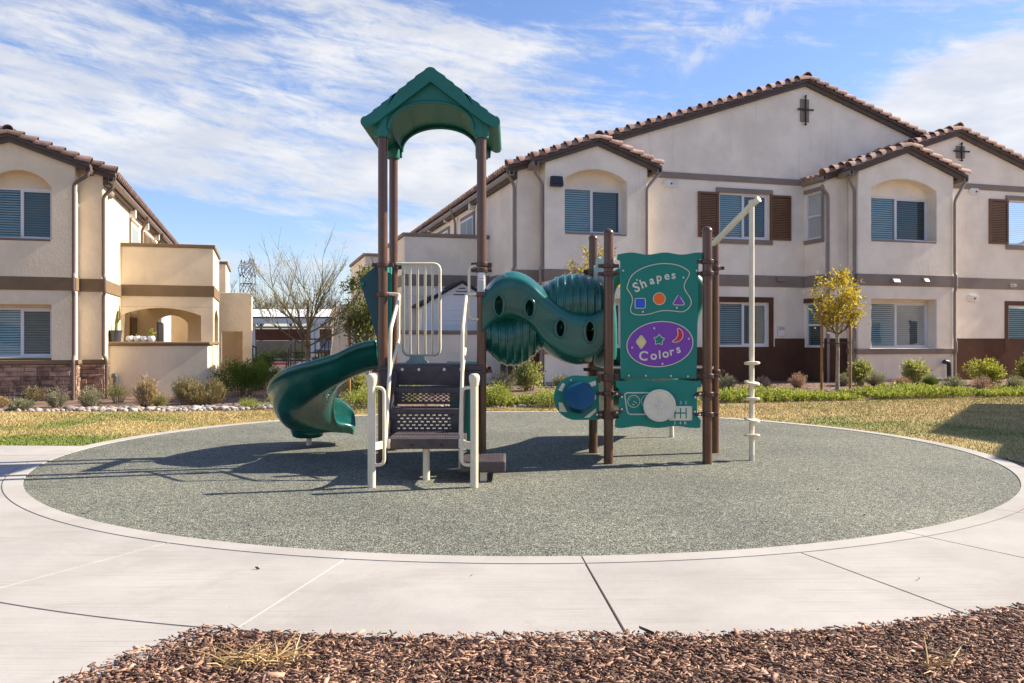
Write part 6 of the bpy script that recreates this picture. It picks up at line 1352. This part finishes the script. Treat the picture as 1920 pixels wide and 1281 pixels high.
# middle bed behind the tower and the tunnel
G = 'shrubs behind the play structure'
shrub('spiky', 942, 735, 52, 40, 'leaf_grey', 'grey green lavender mound behind the right tower post', G)
shrub('leafy', 991, 732, 52, 56, 'leaf_pale', 'tall loose leafy shrub under the left end of the tunnel', G)
shrub('mound', 930, 763, 76, 40, 'leaf_bright', 'bright green low bush beside the tower, at the lawn edge', G)
shrub('mound', 1032, 763, 84, 32, 'leaf_bright', 'bright green low bush left of the blue drum panel', G)
shrub('spiky', 1052, 726, 40, 24, 'leaf_grey', 'small grey shrub peeping above the drum panel', G)
shrub('mound', 1104, 716, 44, 34, 'leaf_dark', 'dark shrub behind the back post of the panel tower', G)
shrub('mound', 684, 764, 88, 32, 'leaf_bright', 'bright yellow green bush seen under the slide', G)
shrub('leafy', 668, 742, 46, 44, 'leaf_pale', 'pale leafy bush between slide and left tower post', G)
shrub('mound', 760, 752, 90, 42, 'leaf_bright', 'bright bush seen through the gaps of the stair risers', G)
# left-hand bed
G = 'shrubs along the left-hand house'
shrub('spiky', 64, 752, 44, 28, 'leaf_hedge', 'brownish shrub at the foot of the stone wall', G)
shrub('spiky', 106, 764, 46, 36, 'leaf_grey', 'grey green rounded shrub before the stone wall', G)
shrub('spiky', 41, 774, 46, 24, 'leaf_grey', 'low grey shrub at the left end of the rock edging', G)
shrub('spiky', 0, 764, 40, 20, 'leaf_tan', 'straw coloured low tuft at the left edge of the photo', G)
shrub('fine', 152, 740, 46, 30, 'leaf_bright', 'yellow green sprawling shrub beside the first downspout', G)
shrub('spiky', 169, 767, 50, 44, 'leaf_grey', 'grey shrub below the corner of the stone base', G)
shrub('fine', 221, 755, 52, 36, 'leaf_dry', 'olive green loose shrub below the grey drain pipe', G)
shrub('spiky', 274, 766, 44, 62, 'leaf_tan', 'tall tan feathery shrub before the patio wall', G)
shrub('fine', 300, 768, 30, 28, 'leaf_dry', 'small olive tuft right of the tall tan shrub', G)
shrub('spiky', 350, 758, 62, 50, 'leaf_hedge', 'tan green clipped shrub at the left of the patio hedge', G, n=70)
shrub('spiky', 375, 766, 64, 50, 'leaf_hedge', 'tan green clipped shrub in the middle of the patio hedge', G, n=70)
shrub('spiky', 402, 757, 42, 46, 'leaf_hedge', 'tan green clipped shrub at the right end of the patio hedge', G, n=70)
shrub('mound', 452, 742, 100, 66, 'leaf_juniper', 'large dark green bush beside the patio wall', G, n=130)
shrub('mound', 492, 730, 66, 56, 'leaf_juniper', 'dark green bush right of the largest one, by the gap', G, n=110)
shrub('mound', 492, 700, 44, 44, 'leaf_dark', 'dark green bush at the end of the stair wall', G, n=90)
shrub('fine', 528, 769, 60, 34, 'leaf_bright', 'bright green sprig bush left of the slide', G)
shrub('fine', 470, 770, 42, 18, 'leaf_bright', 'low bright sprigs between the mulch and the slide', G)
shrub('mound', 555, 716, 70, 30, 'leaf_juniper', 'green juniper spreading on the slope behind the slide', G)
shrub('mound', 620, 700, 60, 40, 'leaf_juniper', 'green bush below the ramp railing behind the slide', G)
for i, (px, lb_) in enumerate(((515, 'clipped hedge ball beyond the gap, left one'), (536, 'clipped hedge ball beyond the gap, in the middle'), (560, 'clipped hedge ball behind the ramp railing'), (600, 'clipped hedge ball right of the carport post'))):
    shrub('mound', px, 678, 30, 26, 'leaf_pale' if i == 0 else 'leaf_bright', lb_, 'hedge balls beside the carport')
shrub('leafy', 624, 664, 24, 24, 'leaf_yellow', 'yellow bush glowing behind the parked car', 'hedge balls beside the carport')
# bright ground cover on the right
def cover(n, region, hmax, seed, label):
    rg = np.random.default_rng(seed); pts = []
    for _ in range(n):
        x = rg.uniform(*region[0]); y = edge_y(x) + region[1] * rg.random() ** 1.1 + .05
        if math.sin(x * 2.1) + math.sin(x * 5.3 + y * 2) + .6 * math.sin(x * 11 + y * 5) > 1.15: continue
        pts.append((x, y, gz(x, y)))
    p = np.array(pts); k = 9; h = hmax * rg.uniform(.35, 1, len(p)) * (.7 + .3 * np.sin(p[:, 0] * 1.7))
    b = np.repeat(p, k, 0); hh = np.repeat(h, k); f_ = rg.random(len(b)); lean = np.repeat(rg.normal(0, .35, (len(p), 2)), k, 0)
    b = b + np.stack([lean[:, 0] * hh * f_, lean[:, 1] * hh * f_, hh * f_], 1); d = rg.normal(0, .6, b.shape); d[:, 2] = abs(d[:, 2]) + .5
    v, f = leaf_arrays(b, d, .07, .028, rg); stuff(npmesh('ground_cover', v, f, 'leaf_bright'), label, 'ground cover')
cover(4200, ((3.6, 12.0), 1.55), .23, 21, 'bright green leafy ground cover along the lawn edge on the right')
cover(900, ((-.6, 3.4), .8), .22, 22, 'bright green ground cover behind the play structure')
# ---- trees
def tree(px, py, Y, name, label, hp, cw, trunk_h, r0, leafm, bark, seed, spec, stakes=(), group='young trees in the beds'):
    base = P(px, py, Y); base.z = gz(base.x, base.y); rg = random.Random(seed); t = thing(name, base, label, 'tree', group); tips = []; bm1 = MB(); bm2 = MB()
    Ht = hp / F * Y; Wd = cw / F * Y / 2; th = trunk_h / F * Y
    pts = [base + Vector((0, 0, -.05))]; off = Vector((0, 0, 0))
    for k in range(1, 6): off += Vector((rg.uniform(-.02, .02), rg.uniform(-.02, .02), 0)); pts.append(base + off + Vector((0, 0, th * k / 5)))
    bm1.tube(pts, [r0 * 1.15, r0, r0 * .95, r0 * .92, r0 * .9, r0 * .85], 8)
    top = pts[-1]; ctr = base + Vector((0, 0, (Ht + th) / 2)); rz = (Ht - th) / 2 * 1.05
    def grow(p, d, L, r, lev):
        q = [p]; dd_ = d.copy(); seg = 4
        for k in range(seg): dd_ = (dd_ + Vector((rg.uniform(-1, 1), rg.uniform(-1, 1), rg.uniform(-.6, 1))) * spec['wig']).normalized(); q.append(q[-1] + dd_ * L / seg)
        bm2.tube(q, [r * (1 - .12 * k) for k in range(seg + 1)], 5 if lev < 2 else 3, cap=False)
        if lev >= spec['lev'] - 1: tips.extend([(q[i].lerp(q[i + 1], rg.random()), dd_.copy()) for i in range(1, seg) for _ in range(1)]); tips.append((q[-1], dd_.copy()))
        if lev < spec['lev']:
            for k in range(rg.randint(*spec['kids'])):
                i = rg.randint(1, seg); nd = (dd_ + Vector((rg.uniform(-1, 1), rg.uniform(-1, 1), rg.uniform(-.3, .8))) * spec['spread']).normalized()
                np2 = q[i] + nd * L * .6; e = np2 - ctr
                if (e.x / Wd) ** 2 + (e.y / Wd) ** 2 + (e.z / rz) ** 2 > 1.25: nd = (nd - Vector((e.x / Wd, e.y / Wd, e.z / rz)).normalized() * .35).normalized()
                grow(q[i], nd, L * rg.uniform(.55, .78), r * .58, lev + 1)
    for k in range(spec['main']):
        a = 2 * math.pi * (k + rg.random() * .6) / spec['main']; up = rg.uniform(*spec['up']); grow(pts[-1 - (k % 2)].copy(), Vector((math.cos(a), math.sin(a), up)).normalized(), max(Wd, rz) * spec['len'] * rg.uniform(.8, 1.1), r0 * .5, 0)
    bm1.build('trunk', bark, t, smooth=60); cr = bm2.build('branches', bark if spec.get('same') else 'bark_grey', t)
    rn = np.random.default_rng(seed); n = spec['leaves']; ti = rn.integers(0, len(tips), n); bp_ = np.array([tuple(tips[i][0] - base) for i in ti]); dr_ = np.array([tuple(tips[i][1]) for i in ti])
    p = bp_ + rn.normal(0, spec['fuzz'], bp_.shape)
    if spec.get('clumps'):
        nc = spec['clumps']; cd = unit(rn.normal(size=(nc, 3))) * (rn.uniform(.35, 1.0, (nc, 1)) ** .6); cc = np.array([0, 0, (Ht + th) / 2]) + cd * np.array([Wd * .9, Wd * .9, (Ht - th) / 2 * .92]); half_ = n // 2; ci = rn.integers(0, nc, half_); p[:half_] = cc[ci] + rn.normal(0, .075, (half_, 3)); dr_[:half_] = unit(cd[ci])
    d = dr_ + rn.normal(0, .9, dr_.shape); v, f = leaf_arrays(p, d, spec['ls'], spec['ls'] * spec['asp'], rn); npmesh('crown', v, f, leafm, t)
    for sp_x, top_py, bot_py, slab in stakes:
        b_ = P(sp_x, bot_py, Y); a_ = P(sp_x, top_py, Y); z0 = gz(b_.x, b_.y); s = thing('tree_stake', (b_.x, Y, z0), slab, 'stake', 'wooden tree stakes'); m = MB(); m.tube([(b_.x, Y, z0 - .1), (b_.x + .004, Y, (z0 + a_.z) / 2), (b_.x, Y, a_.z - .01), (b_.x, Y, a_.z)], [.032, .032, .031, .026], 10); m.build('pole', 'stake_wood', s, smooth=50)
    return t, pts
lsp = dict(lev=3, kids=(2, 4), wig=.16, spread=.75, main=6, up=(.4, 1.5), len=.62, leaves=2300, fuzz=.08, ls=.088, asp=.5, clumps=34)
t1, pts1 = tree(1570, 733, 19.6, 'young_tree', 'small yellow leaved tree held between two stakes, right-hand bed', 232, 96, 132, .045, 'leaf_yellow', 'bark_pale', 5, lsp,
     ((1540.5, 556, 732, 'stake left of the yellow tree on the right'), (1594, 566, 728, 'stake right of the yellow tree on the right')))
def tie(pz, x0, x1, Y):
    m = MB(); a, b = P(x0, pz, Y), P(x1, pz, Y); mid = P(1570, pz + 3, Y); m.tube(smoothpath([a, mid + Vector((0, -.06, 0)), b], 2), .012, 6); m.tube(smoothpath([a, mid + Vector((0, .06, 0)), b], 2), .012, 6); m.build('tie', 'black_plastic', t1, smooth=60)
tie(586, 1540.5, 1594, 19.6); tie(642, 1540.5, 1594, 19.6)
lsp2 = dict(lsp, main=6, leaves=1700, up=(.3, 1.3), clumps=26)
tree(1112, 735, 19.8, 'young_tree', 'small yellow leaved tree behind the panel tower', 278, 92, 170, .04, 'leaf_yellow', 'bark_pale', 8, lsp2, ((1104, 560, 735, 'stake behind the back post of the panel tower'),))
osp = dict(lev=3, kids=(2, 4), wig=.2, spread=.75, main=8, up=(.3, 1.7), len=.55, leaves=3600, fuzz=.09, ls=.11, asp=.36, clumps=45)
tree(690, 738, 19.4, 'young_tree', 'olive green leafy young tree beside the left tower posts', 252, 108, 96, .045, 'leaf_olive', 'bark_pale', 12, osp, ((655, 565, 738, 'stake left of the olive green tree'), (712, 600, 738, 'stake right of the olive green tree')))
bsp = dict(lev=3, kids=(3, 5), wig=.10, spread=.60, main=12, up=(.15, 1.9), len=.74, leaves=2200, fuzz=.07, ls=.055, asp=.22, same=True)
tree(579, 725, 21.5, 'bare_tree', 'nearly bare fine twigged tree tied to a thick stake', 352, 205, 118, .045, 'leaf_dry', 'bark_green', 31, bsp, ((577, 562, 728, 'thick stake tied to the nearly bare tree'),))
# far trees above the carport, bare and grey
fsp = dict(lev=3, kids=(3, 5), wig=.14, spread=.7, main=9, up=(.4, 1.8), len=.6, leaves=500, fuzz=.3, ls=.3, asp=.2, same=True)
for i, (px, w, h, lb_) in enumerate(((420, 70, 165, 'bare grey tree far behind the stair wall'), (490, 80, 150, 'bare grey tree beyond the carport, left of the gap'), (545, 90, 140, 'bare grey tree beyond the carport, mid gap'), (610, 90, 138, 'bare grey tree beyond the carport, right of the gap'))):
    tree(px, 690, 95, 'distant_tree', lb_, h, w, 60, .16, 'leaf_grey', 'bark_grey', 50 + i, fsp, group='bare trees beyond the carport')
# dry bunch grass in the foreground mulch
def tuft(px, py, n, L, label):
    Y = F * EYE / (py - HY); c = P(px, py, Y); c.z = .01; rg = np.random.default_rng(int(px)); t = thing('grass_tuft', c, label, 'grass tuft', 'dry tufts in the bark mulch')
    a = rg.uniform(0, 6.28, n); e = rg.uniform(.1, 1.0, n); d = np.stack([np.cos(a) * 1.5, np.sin(a), e], 1); p = rg.normal(0, .025, (n, 3)) * np.array([2.2, 1, 0]); p[:, 2] = .005
    m = MB()
    for i in range(n):
        b = Vector(p[i]) + c; dd_ = Vector(d[i]).normalized(); l = L * rg.uniform(.5, 1.2); m.tube([b, b + dd_ * l * .5 + Vector((0, 0, .01)), b + dd_ * l], [.0030, .0026, .0012], 4)
    m.build('stalks', 'leaf_straw', t)
tuft(468, 1258, 55, .14, 'dry straw coloured grass tuft left of the middle in the bark mulch'); tuft(520, 1252, 28, .11, 'smaller dry tuft just right of the larger straw tuft'); tuft(1745, 1262, 16, .12, 'few dry stalks in the mulch at the lower right')
